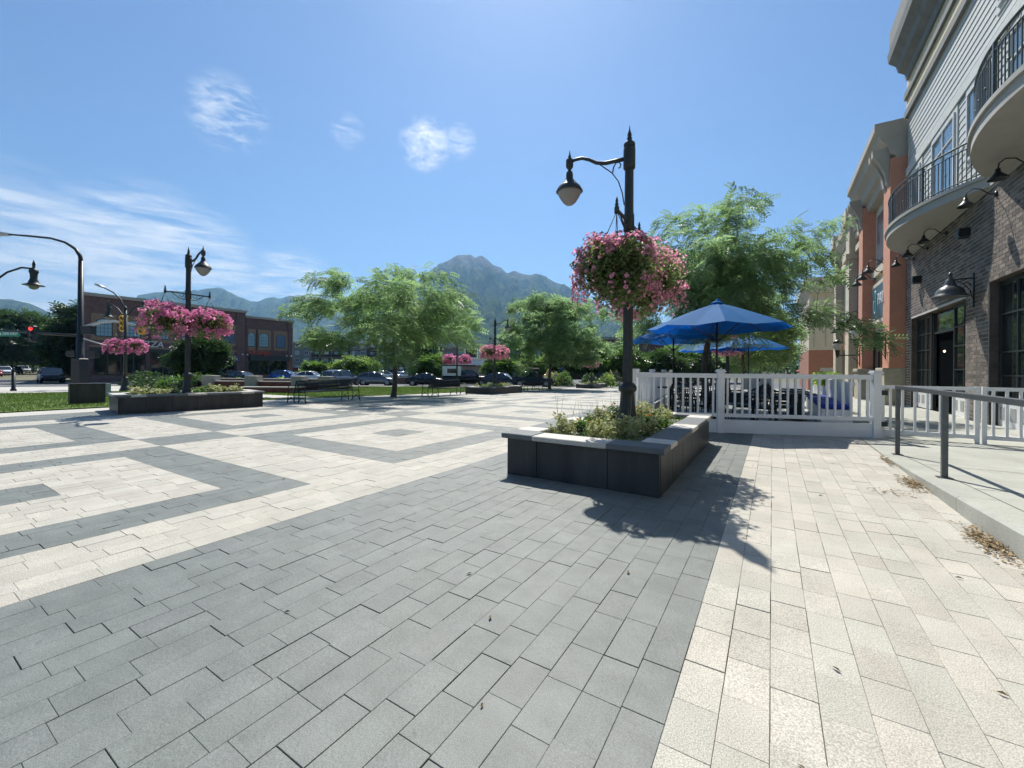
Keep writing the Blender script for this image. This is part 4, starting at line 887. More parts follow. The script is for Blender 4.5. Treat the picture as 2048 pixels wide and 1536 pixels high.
MB().box((-.48, -.014, 3.70), (-.031, .014, 3.73)).tube([(-.03,0,3.2), (-.08,0,3.42), (-.2,0,3.58), (-.34,0,3.69)], .012, 6).tube([(-.05,0,3.5), (-.1,0,3.6), (-.16,0,3.62), (-.2,0,3.57), (-.16,0,3.53)], .009, 5).build('bracket', m_black, bl_)
MB().lathe([(.01,3.92),(.04,3.88),(.05,3.83),(.03,3.78),(.08,3.72),(.10,3.66),(.12,3.60),(.13,3.55),(.19,3.52),(.25,3.46),(.285,3.38),(.295,3.32),(.37,3.27),(.37,3.255),(.28,3.26),(.1,3.3)], (-.45, 0, 0), 24).build('shade', M('grey_bell', (.085, .092, .09), .35, var=.1), bl_)
def lantern(x, y, z, label):
    t = thing('wall_lantern', label, 'wall lamp', (x, y, z), 0, 'globe lanterns on the pillars')
    MB().box((-.03, -.03, -.25), (-.001, .03, .75)).box((-.95, -.02, .3), (-.03, .02, .35)).tube([(-.03,0,-.15), (-.15,0,.05), (-.35,0,.25)], .015, 5).tube([(-.08,0,.22), (-.14,0,.12), (-.22,0,.12), (-.22,0,.2)], .012, 5).build('bracket', m_black, t)
    MB().lathe([(.03,.2),(.09,.35),(.10,.55),(.13,.60)], (-.95, 0, 0), 10).build('stem', m_black, t)
    MB().lathe([(.10,.60),(.20,.72),(.235,.86),(.20,.98)], (-.95, 0, 0), 14).build('globe', M('milky_globe', (.65, .63, .55), .2, transl=.3), t)
    MB().lathe([(.215,.97),(.18,1.08),(.10,1.15),(.03,1.18),(.02,1.27),(.002,1.3)], (-.95, 0, 0), 14).build('cap', m_black, t)
lantern(3.95, 22.75, 2.05, 'globe lantern on the nearest orange pillar'); lantern(3.95, 28.75, 2.0 + gz(4, 28.7), 'globe lantern on the second orange pillar')
for k, (y, z) in enumerate(((20.2, 4.55), (15.9, 5.0))):
    sp = thing('wall_speaker', f'small black speaker box on the brick wall, {("left", "right")[k]} one', 'speaker', (XF, y, z), 0, 'speakers on the brick wall')
    MB().prism([(-.1, .1), (-.02, .14), (.10, .12), (.12, -.08), (.02, -.15), (-.1, -.1)], -.22, -.004, 'X').build('case', m_black, sp); MB().box((-.235, -.07, -.07), (-.221, .07, .07)).build('grille', m_frame, sp)
# ------------------------------------------------------------------ white patio fence
m_dirt = M('white_board', (.74, .76, .76), .5, var=.05, scale=3)
def fence_run(t, p0, p1, posts, top=1.2, low=.36, kick=True, pitch=.134, z=0., rails=(.09, .075), pw=.063, capped=True):
    """one straight run of white railing; positions are local to the fence"""
    a, b = Vector(p0), Vector(p1); d = (b - a); ln = d.length; d.normalize(); nrm = Vector((-d.y, d.x))
    for k, f in enumerate(posts):
        c = a + d*ln*f; pp = MB().obox(c, d, None, pw, pw, z + .0, z + top + (.03 if capped else .012)).build('post', m_white, t)
        if capped: MB().obox(c, d, None, .085, .085, z + top + .031, z + top + .055).obox(c, d, None, .07, .07, z + top + .056, z + top + .085).build('post_cap', m_white, pp)
    for f0, f1 in zip(posts[:-1], posts[1:]):
        c = a + d*ln*(f0 + f1)/2; hl = ln*(f1 - f0)/2 - pw - .002
        MB().obox(c, d, None, hl, .035, z + top - rails[0], z + top).build('rail', m_white, t)
        MB().obox(c, d, None, hl, .03, z + low - .035, z + low + .035).build('rail', m_white, t)
        n = int(2*hl/pitch); me = None
        for k in range(n):
            q = c + d*(-hl + (k + .5)*2*hl/n)
            if me is None:
                o = MB().obox((0, 0), d, None, .018, .018, z + low + .036, z + top - rails[0] - .001).build('picket', m_white, t, (q.x, q.y, 0)); me = o.data
            else: link('picket', me, t, (q.x, q.y, 0))
        if kick: MB().obox(c, d, None, hl + .03, .02, z + .004, z + .27).build('kick_board', m_dirt, t)
fA, fB = Vector((-2.5, 8.85)), Vector((1.67, 10.43))
fen = thing('patio_fence', 'white picket railing along the front of the patio', 'fence', (0, 0, 0))
fence_run(fen, fA, fB, (0, .385, 1))
fen2 = thing('patio_fence', 'white picket railing going away along the left side of the patio', 'fence', (0, 0, 0))
fence_run(fen2, (-2.52, 8.98), (-3.6, 18.5), (.03, .33, .66, 1), z=-.0)
gate = thing('patio_gate', 'white picket gate hung on black hinges beside the corner post', 'gate', (1.80, 10.62, 0))
fence_run(gate, (0, 0), (1.28, .04), (0, 1), top=1.0, low=.12, kick=False, pitch=.155, rails=(.06, .05), pw=.03, capped=False)
for z in (.26, .86):
    MB().box((-.14, -.03, z-.045), (.07, -.066, z+.045)).box((-.14, -.072, z-.03), (-.03, -.066, z+.03)).build('hinge', m_black, gate)
gate2 = thing('patio_gate', 'second white picket gate leaf next to the brick wall', 'gate', (3.17, 10.66, 0))
fence_run(gate2, (0, 0), (1.2, .03), (0, 1), top=1.0, low=.12, kick=False, pitch=.155, rails=(.06, .05), pw=.03, capped=False)
# ------------------------------------------------------------------ grey steel handrail
hr = thing('handrail', 'dark grey steel handrail standing on the raised walk', 'railing', (1.62, 6.46, walk_z(6.46)))
m_steel = M('galvanised_steel', (.085, .095, .10), .45, metal=.35, var=.2, scale=8)
for y in (8.5, 6.46, 4.2, 1.9):
    zq = walk_z(y) - walk_z(6.46)
    MB().box((-.025, y-6.46-.025, zq), (.025, y-6.46+.025, 1.0 - walk_z(6.46) - .001)).build('post', m_steel, hr)
    MB().box((-.06, y-6.46-.06, zq+.003), (.06, y-6.46+.06, zq+.011)).build('base_plate', m_steel, hr)
MB().box((-.028, 1.5-6.46, 1.0 - walk_z(6.46)), (.028, 8.53-6.46, 1.055 - walk_z(6.46)), bevel=.005).build('rail', m_steel, hr)
# ------------------------------------------------------------------ patio umbrellas, tables, chairs
m_blue = M('blue_canvas', (.016, .225, .52), .75, var=.08, scale=3, transl=.6, tboost=(1., 1.2, 1.2))
m_navy = M('royal_blue_cushion', (.012, .03, .28), .7, var=.15, scale=5)
m_pole = M('umbrella_pole', (.03, .025, .02), .5)
m_wick = M('dark_wicker', (.018, .017, .016), .6, var=.3, scale=40, bump=.3)
def umbrella(x, y, dia, rim, top, label, mat=m_blue, nseg=8, rot=0., name='patio_umbrella', cat='umbrella', grp='blue patio umbrellas'):
    z0 = gz(x, y); t = thing(name, label, cat, (x, y, z0), rot, grp); r = dia/2
    V = []; F = []
    ring = [(0, top)] + [(r*u, top + (rim - top)*(u**1.12)) for u in (.25, .5, .75, 1)]
    pts = [(0, 0, top)]
    for u, zz_ in ring[1:]:
        for k in range(nseg*2):
            a = math.pi*k/nseg; rr_ = u*(1 if k % 2 == 0 else math.cos(math.pi/nseg)); sagz = 0 if k % 2 == 0 else -.05*(u/r)
            pts.append((rr_*math.cos(a), rr_*math.sin(a), zz_ + sagz))
    n2 = nseg*2; faces = [(0, 1+k, 1+(k+1) % n2) for k in range(n2)]
    for q in range(3):
        for k in range(n2): faces.append((1+q*n2+k, 1+(q+1)*n2+k, 1+(q+1)*n2+(k+1) % n2, 1+q*n2+(k+1) % n2))
    c = MB().add(pts, faces).build('canopy', mat, t)
    md = c.modifiers.new('thick', 'SOLIDIFY'); md.thickness = .006
    MB().lathe([(.16,top-.035),(.10,top+.02),(.03,top+.06),(.03,top+.09),(.003,top+.1)], n=10).build('top_vent', mat, c)
    MB().lathe([(.022,0),(.022,top-.02)], n=8).lathe([(.045,rim-.35),(.045,rim-.25)], n=8).build('pole', m_pole, t)
    MB().lathe([(.26,0),(.26,.05),(.08,.09),(.04,.3)], n=14).build('base', m_wick, t)
    for k in range(nseg):
        a = 2*math.pi*k/nseg; MB().tube([(.03*math.cos(a), .03*math.sin(a), top-.06), (r*.55*math.cos(a), r*.55*math.sin(a), top-.03+(rim-top)*.51), (r*.985*math.cos(a), r*.985*math.sin(a), rim-.015)], .010, 4).tube([(.04*math.cos(a), .04*math.sin(a), rim-.3), (r*.55*math.cos(a), r*.55*math.sin(a), top-.03+(rim-top)*.52)], .008, 4).build('rib', m_pole, t)
    return t
umbrella(-1.12, 10.95, 3.15, 2.26, 2.86, 'nearest and largest blue patio umbrella', rot=.2)
umbrella(-2.81, 14.7, 3.0, 2.25, 2.85, 'second blue umbrella, left of the nearest and behind the lamp post', rot=.1)
umbrella(-2.35, 20.6, 2.8, 2.25, 2.85, 'far blue umbrella partly hidden by the patio tree trunk')
umbrella(-.83, 19.6, 2.9, 2.25, 2.85, 'far blue umbrella on the right lit from behind', rot=.3)
umbrella(42*CH - 60*SH, 42*SH + 60*CH, 2.3, 2.0, 2.5, 'small red umbrella in the distance by the far shop', M('red_canvas', (.55, .03, .025), .7, transl=.35), grp=None)
def chair():
    t = thing('patio_chair', '', 'chair', (0, 0, 0), 0, 'dark wicker patio chairs')
    MB().box((-.24, -.23, .42), (.24, .24, .47), bevel=.015).build('seat', m_wick, t)
    b = MB()
    for k in range(9):
        u = (k-4)/4; b.tube([(u*.22, .22, .47), (u*.235, .26, .66), (u*.21, .31, .90 - .06*u*u)], .012, 4)
    b.tube([(u*.23, .31 - .03*u*u, .90 - .07*u*u) for u in np.linspace(-1, 1, 9)], .02, 6).tube([(u*.24, .26, .66) for u in (-1, 1)], .014, 5).build('backrest', m_wick, t)
    for sx in (-1, 1):
        for sy_ in (-1, 1): MB().tube([(sx*.21, sy_*.2, .43), (sx*.25, sy_*.25, 0)], [.018, .014], 6).build('leg', m_wick, t)
        MB().tube([(sx*.22, .26, .66), (sx*.27, .05, .67), (sx*.27, -.18, .65), (sx*.24, -.2, .47)], .016, 6).build('armrest', m_wick, t)
    return t
def table(x, y, label, w=.75):
    t = thing('patio_table', label, 'table', (x, y, gz(x, y)), 0, 'dark patio tables')
    MB().box((-w/2, -w/2, .72), (w/2, w/2, .75), bevel=.006).build('table_top', m_wick, t); MB().box((-.05, -.05, .03), (.05, .05, .72)).build('pedestal', m_wick, t); MB().box((-.25, -.25, 0), (.25, .25, .03), bevel=.008).build('foot', m_wick, t)
ch0 = chair(); first = True
CHAIRS = [(-1.55, 10.55, 2.6, 'dark wicker chair left of the nearest umbrella pole'), (-.55, 11.1, -1.4, 'dark wicker chair right of the nearest umbrella pole'), (-1.2, 11.75, 0.2, 'dark wicker chair behind the nearest umbrella pole'), (-1.9, 11.3, 1.7, 'dark wicker chair by the left side railing'), (-.15, 10.85, 3.1, 'dark wicker chair behind the middle fence post'),
      (.25, 11.5, 1.4, 'dark wicker chair at the first banquette table'), (.2, 12.8, 1.5, 'dark wicker chair at the second banquette table'), (-2.1, 12.6, .8, 'dark wicker chair near the far left pickets'), (-.4, 13.2, -2.2, 'dark wicker chair alone in the middle of the patio'), (-2.2, 14.3, 2.9, 'dark wicker chair under the second blue umbrella'), (.2, 14.4, 1.6, 'dark wicker chair at the farthest banquette table')]
for x, y, a, lb in CHAIRS:
    if first: ch0.location = (x, y, gz(x, y)); ch0.rotation_euler = (0, 0, a); ch0['label'] = lb; first = False
    else: dup(ch0, (x, y, gz(x, y)), a, lb)
table(-1.12, 10.95, 'dark square table round the nearest umbrella pole'); table(-2.7, 13.6, 'dark square table before the second umbrella'); table(.55, 11.75, 'first dark square table by the blue cushions', .6); table(.5, 13.2, 'second dark square table by the blue cushions', .6); table(.5, 14.7, 'third dark square table by the blue cushions', .6)
bq = thing('banquette', 'white slatted banquette seat along the right side of the patio', 'bench', (1.18, 11.6, 0))
MB().box((-.25, .0, .08), (.25, 5.0, .42)).build('seat_box', m_white, bq)
for k in range(26): MB().box((.26, k*.193, .08), (.30, k*.193+.17, 1.02)).build('slat', m_white, bq)
MB().box((.301, 0, .95), (.34, 5.0, 1.03)).build('top_rail', m_white, bq)
for k in range(5):
    cu = MB().box((.93, 11.62 + k*.99, .425), (1.42, 11.62 + k*.99 + .95, .53), bevel=.03).build('seat_cushion', m_navy); tag(cu, f'royal blue seat cushion on the white banquette, {("first", "second", "third", "fourth", "fifth")[k]} from the fence', 'cushion', 'blue banquette cushions')
for k in range(3):
    y = 17.0 + k*1.5; t = thing('planter_box', f'white planter box with green plants past the banquette, {("nearest", "middle", "farthest")[k]}', 'planter', (1.55, y, gz(1.5, y)), 0, 'white planter boxes')
    MB().box((-.2, -.6, 0), (.2, .6, .8)).build('box', m_white, t)
    rs = np.random.RandomState(70 + k); p = np.stack([rs.uniform(-.22, .22, 500), rs.uniform(-.6, .6, 500), .8 + rs.rand(500)*.42], 1); V, F = scatter(LEAF[0]*1.1, LEAF[1], p, rots(rs, 500, 1.3), rs.uniform(.7, 1.3, 500)); np_mesh('leaves', V, F, m_brleaf, t, attr=rs.rand(500))
ub = thing('utility_box', 'grey metal utility box beyond the patio near the red umbrella', 'box', (-.7, 28.5, gz(-.7, 28.5)))
MB().box((-.7, -.5, 0), (.7, .5, 1.35), bevel=.03).build('cabinet', M('cabinet_grey', (.40, .43, .42), .5), ub); MB().box((-.1, -.52, .9), (.1, -.501, 1.05)).build('label_plate', m_black, ub)
# ------------------------------------------------------------------ fallen leaves
m_dry = M('dry_leaf', (.22, .13, .05), .8, var=.4, scale=30, col2=(.42, .30, .14), attr='pv', attr_amt=.5)
DRY = (np.array([(0,0,0), (.022,.009,.006), (.05,0,.002), (.022,-.009,.004)]), np.array([[0,1,2,3]]))
for k, (x, y, sx, sy_, n, w) in enumerate(((1.37, 7.75, .025, .4, 180, 'near the first handrail post'), (1.34, 6.35, .05, .35, 420, 'at the kerb joint'), (1.35, 4.45, .045, .4, 480, 'at the near end of the kerb'), (1.05, 5.75, .12, .15, 60, 'out on the pale paving'))):
    rs = np.random.RandomState(80 + k); p = np.stack([np.minimum(x + rs.normal(0, sx, n), 1.405), y + rs.normal(0, sy_*.5, n), .004 + rs.rand(n)**2*.03], 1)
    V, F = scatter(DRY[0], DRY[1], p, rots(rs, n, .5), rs.uniform(.35, .95, n)); o = np_mesh('leaf_litter', V, F, m_dry, None, 'stuff', attr=rs.rand(n)); tag(o, f'drift of dry brown leaves {w}', 'leaves')
rs = np.random.RandomState(99)
LF = [(-1.55, 2.05), (-2.55, 3.05), (-1.2, 1.75), (-.9, 1.25), (-3.0, 2.2), (-.75, 2.6), (.25, 2.2), (.75, 2.4), (.95, 3.6), (.4, 5.2), (.7, 7.1), (-4.6, 2.6), (-3.6, 4.3), (1.1, 2.7), (.1, 1.6), (-2.1, 1.2), (-.2, 6.4), (1.2, 3.2)]
for x, y in LF:
    a = rs.uniform(0, 6.28); o = MB().add([(0,0,.004), (.025,.010,.016), (.055,.002,.006), (.025,-.011,.009)], [(0,1,2,3)]).build('fallen_leaf', m_dry, None, (x, y, .003)); o.rotation_euler = (0, 0, a); o.scale = [rs.uniform(.5, 1)]*3
    tag(o, 'single small dry leaf lying on the ' + ('pale paving strip' if x > -.31 else 'dark paving' if x > -3.37 else 'patterned paving'), 'leaf', 'single dry leaves on the ' + ('pale paving strip' if x > -.31 else 'dark paving' if x > -3.37 else 'patterned paving'))
# ------------------------------------------------------------------ things across the lawn and beyond; right/forward are metres in the plaza's diagonal axes
def place(r, t): return (r*CH - t*SH, r*SH + t*CH)
AX = (CH, SH)
m_fol = [m_dkleaf, m_midleaf, m_brleaf, m_loc]
def bush(name, label, r, t, w, h, mat, seed, n=700, leaf=2.2, cat='bush', group=None, base=0.):
    x, y = place(r, t); q = thing(name, label, cat, (x, y, gz(x, y) + base), 0, group); rs = np.random.RandomState(seed)
    d = rs.normal(size=(n, 3)); d /= np.linalg.norm(d, axis=1, keepdims=True); d[:, 2] = np.abs(d[:, 2]); wob = np.array([1 + .35*noise.noise(Vector(v*2.2) + Vector((seed, 0, 0))) for v in d])
    p = d*(wob*rs.uniform(.5, 1, n)**.5)[:, None]*np.array([w/2, w/2, h])
    V, F = scatter(LEAF[0]*leaf, LEAF[1], p, rots(rs, n, 1.5), rs.uniform(.7, 1.3, n)); np_mesh('leaves', V, F, mat, q, attr=np.clip(p[:, 2]/h*.5 + rs.rand(n)*.5, 0, 1))
    s_ = MB()
    for k in range(5): a = k*1.3; s_.tube([(0, 0, 0), (w*.2*math.cos(a), w*.2*math.sin(a), h*.6)], [.03, .01], 5)
    s_.build('stems', m_bark, q); return q
def far_tree(label, r, t, h, w, mat, seed, fork=.3, nc=26, nf=34, fsc=2.6, group='trees behind the streets', shape=.5):
    x, y = place(r, t)
    return tree('leafy_tree', label, (x, y), h, h*fork*.8, (w/2, w/2, h*shape*.8), (0, 0, h*(1 - shape*.78)), nc, nf, FR_LO, mat, seed, .035*h/2 + .04, w*.17, group, fscale=fsc, shell=.1)
# dark block in the lawn
sb = thing('stone_block', 'dark square stone block standing in the lawn at the left', 'stone block', (-19.0, 4.30, .03)); MB().box((-.09, -.42, 0), (.09, .42, .62), bevel=.012).build('block', m_slab, sb); MB().box((-.10, -.43, .621), (.10, .43, .65), bevel=.006).build('top_slab', m_slab, sb)
x, y = place(-17.4, 18.); ub2 = thing('utility_box', 'small grey utility box on the lawn behind the dark stone block', 'box', (x, y, gz(x, y) + .03)); MB().box((-.14, -.1, 0), (.14, .1, .52), bevel=.01).build('cabinet', M('cabinet_grey', (.40, .43, .42), .5), ub2); MB().box((-.15, -.11, .521), (.15, .11, .545)).build('lid', M('cabinet_grey', (.40, .43, .42), .5), ub2)
bo = thing('bollard', 'slim dark bollard at the far edge of the lawn', 'bollard', (-31.3, 4.5, 0)); MB().lathe([(.11,0),(.11,.08),(.075,.12),(.07,.95)], n=12).build('post', m_black, bo); MB().lathe([(.085,.95),(.085,1.0),(.04,1.04),(.055,1.09),(.004,1.16)], n=12).build('cap', m_black, bo)
# ------------------------------------------------------------------ double street lamps with wide brims
def twin_lamp(r, t, label, rz=HEAD, arms=(-1, 1), h=4.75, reach=1.0, baskets=True):
    x, y = place(r, t); q = thing('street_lamp', label, 'street lamp', (x, y, gz(x, y)), rz, 'street lamps with wide brimmed heads')
    MB().lathe([(.26,0),(.25,.1),(.20,.2),(.17,.45),(.13,.7),(.15,.74),(.15,.8),(.10,.84)], n=14).build('base', m_iron, q); MB().lathe([(.09,.84),(.075,2.5),(.065,h)], n=12).lathe([(.09,h),(.09,h+.05),(.03,h+.1),(.004,h+.22)], n=8).build('pole', m_iron, q)
    for s_ in arms:
        MB().tube([(0,0,h-.35), (s_*.2*reach,0,h-.30), (s_*.45*reach,0,h+.02), (s_*.75*reach,0,h+.20), (s_*reach,0,h+.16)], .035, 7).build('arm', m_iron, q)
        hd = MB().lathe([(.004,h+.50),(.03,h+.40),(.05,h+.32),(.04,h+.24),(.05,h+.16),(.12,h+.12),(.135,h+.04),(.105,h-.05),(.10,h-.22),(.145,h-.34),(.16,h-.40),(.30,h-.46),(.30,h-.475),(.15,h-.46)][::-1], (s_*reach,0,0), 18).build('lamp_head', m_iron, q)
        MB().lathe([(.15,h-.465),(.14,h-.53),(.09,h-.60),(.01,h-.63)][::-1], (s_*reach,0,0), 14).build('lamp_glass', m_glass_lamp, hd)
    if baskets: MB().box((-.75, -.02, h*.5+.75), (.75, .02, h*.5+.79)).build('basket_bracket', m_iron, q)
    return q
twin_lamp(-22.25, 24.1, 'twin street lamp with wide brims in front of the brick pizza building'); xx, yy = place(-22.25, 24.1)
for k, s_ in enumerate((-1, 1)): basket(xx + s_*.55*CH, yy + s_*.55*SH, 2.42, .56, f'pink flower basket on the twin street lamp, {("left", "right")[k]} of its pole', 41 + k, 500, 600, 1.8, m_pink2, .4, .7)
twin_lamp(-19.75, 15.7, 'street lamp whose arm reaches in from the left edge of the picture', arms=(1,), reach=1.8, baskets=False)
twin_lamp(-5.3, 40.3, 'far twin street lamp beside the wide locust tree'); xx, yy = place(-5.3, 40.3)
for k, s_ in enumerate((-1, 1)): basket(xx + s_*.75*CH, yy + s_*.75*SH, 2.2, .62, f'far pink basket on the lamp beside the wide locust tree, {("left", "right")[k]} one', 43 + k, 380, 400, 2.4, m_pink2, .35, .6)
twin_lamp(-10.5, 56., 'distant twin street lamp behind the black car'); xx, yy = place(-10.5, 56.)
for k, s_ in enumerate((-1, 1)): basket(xx + s_*.75*CH, yy + s_*.75*SH, 2.2, .62, f'distant faded pink basket behind the black car, {("left", "right")[k]} one', 45 + k, 300, 300, 2.8, m_pink, .35, .6)
def lot_lamp(r, t, h, label):
    x, y = place(r, t); q = thing('light_pole', label, 'light pole', (x, y, gz(x, y)), HEAD, 'light poles in the parking lot'); MB().lathe([(.10,0),(.07,h)], n=8).build('pole', m_black, q); MB().box((-.9, -.1, h), (.9, .1, h+.06)).box((-.95, -.15, h-.12), (-.4, .15, h)).box((.4, -.15, h-.12), (.95, .15, h)).build('lamp_head', m_black, q)
for k, (r, t, h) in enumerate(((-33.5, 72, 3.9), (-27.6, 74, 5.0), (-24.8, 78, 6.2), (-23.2, 70, 5.2))): lot_lamp(r, t, h, f'slim dark parking lot light pole before the apartments, {("first", "second", "third", "fourth")[k]} from the left')
# ------------------------------------------------------------------ traffic signal
m_galv = M('pale_galvanised', (.42, .45, .44), .45, metal=.3, var=.15)
m_sigy = M('signal_yellow', (.75, .42, .04), .5, var=.1); m_sigb = M('signal_black', (.012, .012, .014), .5)
sx_, sy__ = place(-26.8, 26.); sz = gz(sx_, sy__)
sig = thing('signal_pole', 'tall dark traffic signal pole with a curved luminaire arm on the left', 'traffic signal', (sx_, sy__, sz), HEAD)
MB().lathe([(.36,0),(.34,.12),(.22,.16),(.19,3.4),(.16,3.45),(.13,8.0)], n=12).build('pole', m_black, sig)
MB().tube([(0,0,7.9), (-.05,0,8.3), (-.35,0,8.75), (-1.0,0,9.15), (-1.9,0,9.4), (-3.2,0,9.52), (-4.6,0,9.62)], [.12,.11,.09,.075,.065,.06,.05], 8).build('luminaire_arm', m_black, sig)
MB().prism([(-5.3, 9.52), (-4.5, 9.56), (-4.4, 9.66), (-4.9, 9.74), (-5.4, 9.66)], -.14, .14, 'Y').build('luminaire', m_galv, sig)
MB().tube([(0,0,3.35), (-2.5,0,3.5), (-6.5,0,3.75)], [.09,.08,.06], 8).build('mast_arm', m_black, sig)
MB().tube([(.12,0,3.85), (.6,0,4.0), (1.4,0,4.25), (2.1,0,4.28), (3.0,0,4.12), (4.6,0,3.85)], [.11,.10,.085,.075,.065,.05], 8).build('mast_arm', m_galv, sig)
MB().tube([(.1,0,3.2), (1.8,0,2.72)], [.04,.035], 6).build('mast_arm', m_galv, sig)
def signal_head(x, z, mat, red=False):
    h = MB().box((x-.17, -.12, z-.5), (x+.17, .10, z+.5), bevel=.03).build('signal_head', mat, sig)
    for k in range(3):
        zc = z + .32 - .32*k
        MB().lathe([(.11,-.002),(.11,-.02),(.02,-.03)], (x, -.12, zc), 12, axis='Y').build('lens', M('red_light', (.9, .03, .02), .4, emit=2.5) if (red and k == 0) else M('dark_lens', (.03, .03, .03), .3), h)
        MB().tube([(x + .12*math.cos(a), -.20, zc + .12*math.sin(a)) for a in np.linspace(-.3, math.pi + .3, 9)], .03, 4).build('visor', mat, h)
signal_head(-2.95, 3.45, m_sigb, True); signal_head(2.7, 4.15, m_sigy); signal_head(3.85, 3.98, m_sigy)
MB().box((3.9, -.03, 4.4), (3.94, .03, 5.25)).box((3.75, -.05, 5.2), (4.4, .05, 5.26)).build('camera_mount', m_galv, sig)
MB().box((.2, -.18, 3.45), (.75, .18, 3.95)).build('junction_box', m_sigb, sig); MB().box((.45, -.16, 2.0), (1.05, .16, 2.4)).box((-.75, -.14, 2.05), (-.2, .14, 2.42)).build('pedestrian_signal', m_sigb, sig); MB().box((-.26, -.3, .02), (.26, .26, 1.95), bevel=.03).build('controller_box', m_sigb, sig)
ss = thing('street_sign', 'green street name sign hung from the signal arm at the left', 'sign', (sx_, sy__, sz), HEAD)
MB().box((-5.15, -.03, 3.28), (-3.72, .0, 3.62)).build('sign_plate', M('sign_green', (.01, .22, .13), .45, var=.05), ss)
text('lettering', '2300 EAST', .22, m_let, ss, (-4.32, -.036, 3.45), (R(90), 0, 0), .004); MB().lathe([(.11,0),(.11,.006)], (-5.0, -.036, 3.45), 14, axis='Y').build('emblem', m_let, ss); MB().tube([(-4.9, 0, 3.6), (-4.9, 0, 3.72)], .02, 5).tube([(-3.9, 0, 3.6), (-3.9, 0, 3.7)], .02, 5).build('hanger', m_galv, ss)
cx_, cy_ = place(-36.9, 40.); cb = thing('light_pole', 'tall cobra head street light behind the twin street lamp', 'light pole', (cx_, cy_, gz(cx_, cy_)), HEAD)
MB().lathe([(.2,0),(.14,.3),(.10,6.5)], n=10).tube([(0,0,6.4), (-.1,0,7.2), (-.55,0,8.2), (-1.2,0,8.8), (-2.2,0,9.3)], [.10,.09,.07,.06,.05], 7).build('pole', m_black, cb); MB().prism([(-2.9, 9.5), (-2.2, 9.22), (-2.1, 9.32), (-2.4, 9.52), (-2.8, 9.64)], -.15, .15, 'Y').build('lamp_head', m_galv, cb)
# ------------------------------------------------------------------ brick pizza building
m_rb = M('plum_brick', (.15, .088, .074), .9, var=.18, scale=2.5, speck=.22, sscale=14, col2=(.19, .115, .095))
m_surr = M('tan_brick', (.27, .185, .115), .9, var=.15, scale=4, speck=.15, sscale=18)
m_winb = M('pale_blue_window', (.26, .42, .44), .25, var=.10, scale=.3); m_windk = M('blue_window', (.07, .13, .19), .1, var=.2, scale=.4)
m_capst = M('parapet_cap', (.40, .36, .29), .8)
PX = -63.7
pz = thing('pizza_building', 'two storey dark brick building with arched windows and a pizza sign', 'building', (PX, 25, -.66)); py = lambda y: y - 25
MB().prism([(0, py(14.06)), (0, py(30.5)), (-16, py(30.5)), (-16, py(18.6))], 0, 9.6).build('wall', m_rb, pz); MB().box((-16, py(30.5), 0), (-.3, py(37.6), 9.0)).build('wall', m_rb, pz)
MB().prism([(.22, py(13.85)), (.22, py(30.7)), (-16.2, py(30.7)), (-16.2, py(18.4))], 9.601, 9.95).build('parapet', m_capst, pz); MB().box((-16.2, py(30.71), 9.001), (-.1, py(37.8), 9.3)).build('parapet', m_capst, pz)
for y0, y1 in ((14.06, 14.5), (29.4, 30.5)): MB().box((.001, py(y0), 0), (.14, py(y1), 9.6)).build('pier', m_rb, pz)
for y0, y1 in ((30.7, 31.0), (36.9, 37.6)): MB().box((-.299, py(y0), 0), (-.16, py(y1), 9.0)).build('pier', m_rb, pz)
MB().box((.001, py(14.5), 4.0), (.06, py(29.4), 4.25)).build('string_course', m_surr, pz)
def arched(y0, y1, z0, z1, x, mat):
    f = MB().box((x+.001, py(y0)-.45, z0-.5), (x+.05, py(y1)+.45, z1+.75)).build('window_surround', m_surr, pz)
    def shape(o, xa, xb, m_, nm, par):
        yc = (py(y0) + py(y1))/2; hw = (y1 - y0)/2 + o; arc = [(yc + hw*math.cos(a), z1 - .25 + .42*math.sin(a) + o*.5) for a in np.linspace(0, math.pi, 9)]
        return MB().prism([(yc - hw, z0 - o), (yc + hw, z0 - o)] + arc, xa, xb, 'X').build(nm, m_, par)
    shape(.09, x+.051, x+.08, m_frame, 'window_frame', f); shape(0, x+.081, x+.09, mat, 'pane', f)
    for k in range(1, 4): MB().box((x+.091, py(y0) + (y1-y0)*k/4 - .02, z0), (x+.10, py(y0) + (y1-y0)*k/4 + .02, z1)).build('glazing_bar', m_windk, f)
    for k in range(1, 4): MB().box((x+.101, py(y0), z0 + (z1-z0)*k/4 - .02), (x+.108, py(y1), z0 + (z1-z0)*k/4 + .02)).build('glazing_bar', m_windk, f)
for y0, y1, mt in ((15.1, 16.35, m_winb), (17.6, 18.85, m_winb), (20.4, 21.6, m_winb), (23.0, 24.2, m_winb), (25.4, 26.6, m_winb), (27.85, 29.1, m_windk)): arched(y0, y1, 5.3, 7.0, 0, mt)
for y0, y1, mt in ((31.05, 31.9, m_winb), (32.6, 33.85, m_winb), (35.15, 36.4, m_windk)): arched(y0, y1, 4.95, 6.7, -.3, mt)
for y0, y1, x in ((14.9, 19.4, .0), (19.9, 24.5, .0), (25.2, 29.2, .0), (31.2, 36.7, -.3)):
    g = MB().box((x+.001, py(y0), .9), (x+.04, py(y1), 3.6)).build('shopfront', m_pane, pz)
    for k in range(5): MB().box((x+.041, py(y0) + (y1-y0)*k/4 - .05, .9), (x+.09, py(y0) + (y1-y0)*k/4 + .05, 3.6)).build('mullion', m_frame, g)
MB().prism([(0.06, 3.6), (.06, 2.75), (1.1, 2.75)], py(26.2), py(29.35), 'Y').build('awning', M('purple_awning', (.085, .02, .24), .7), pz)
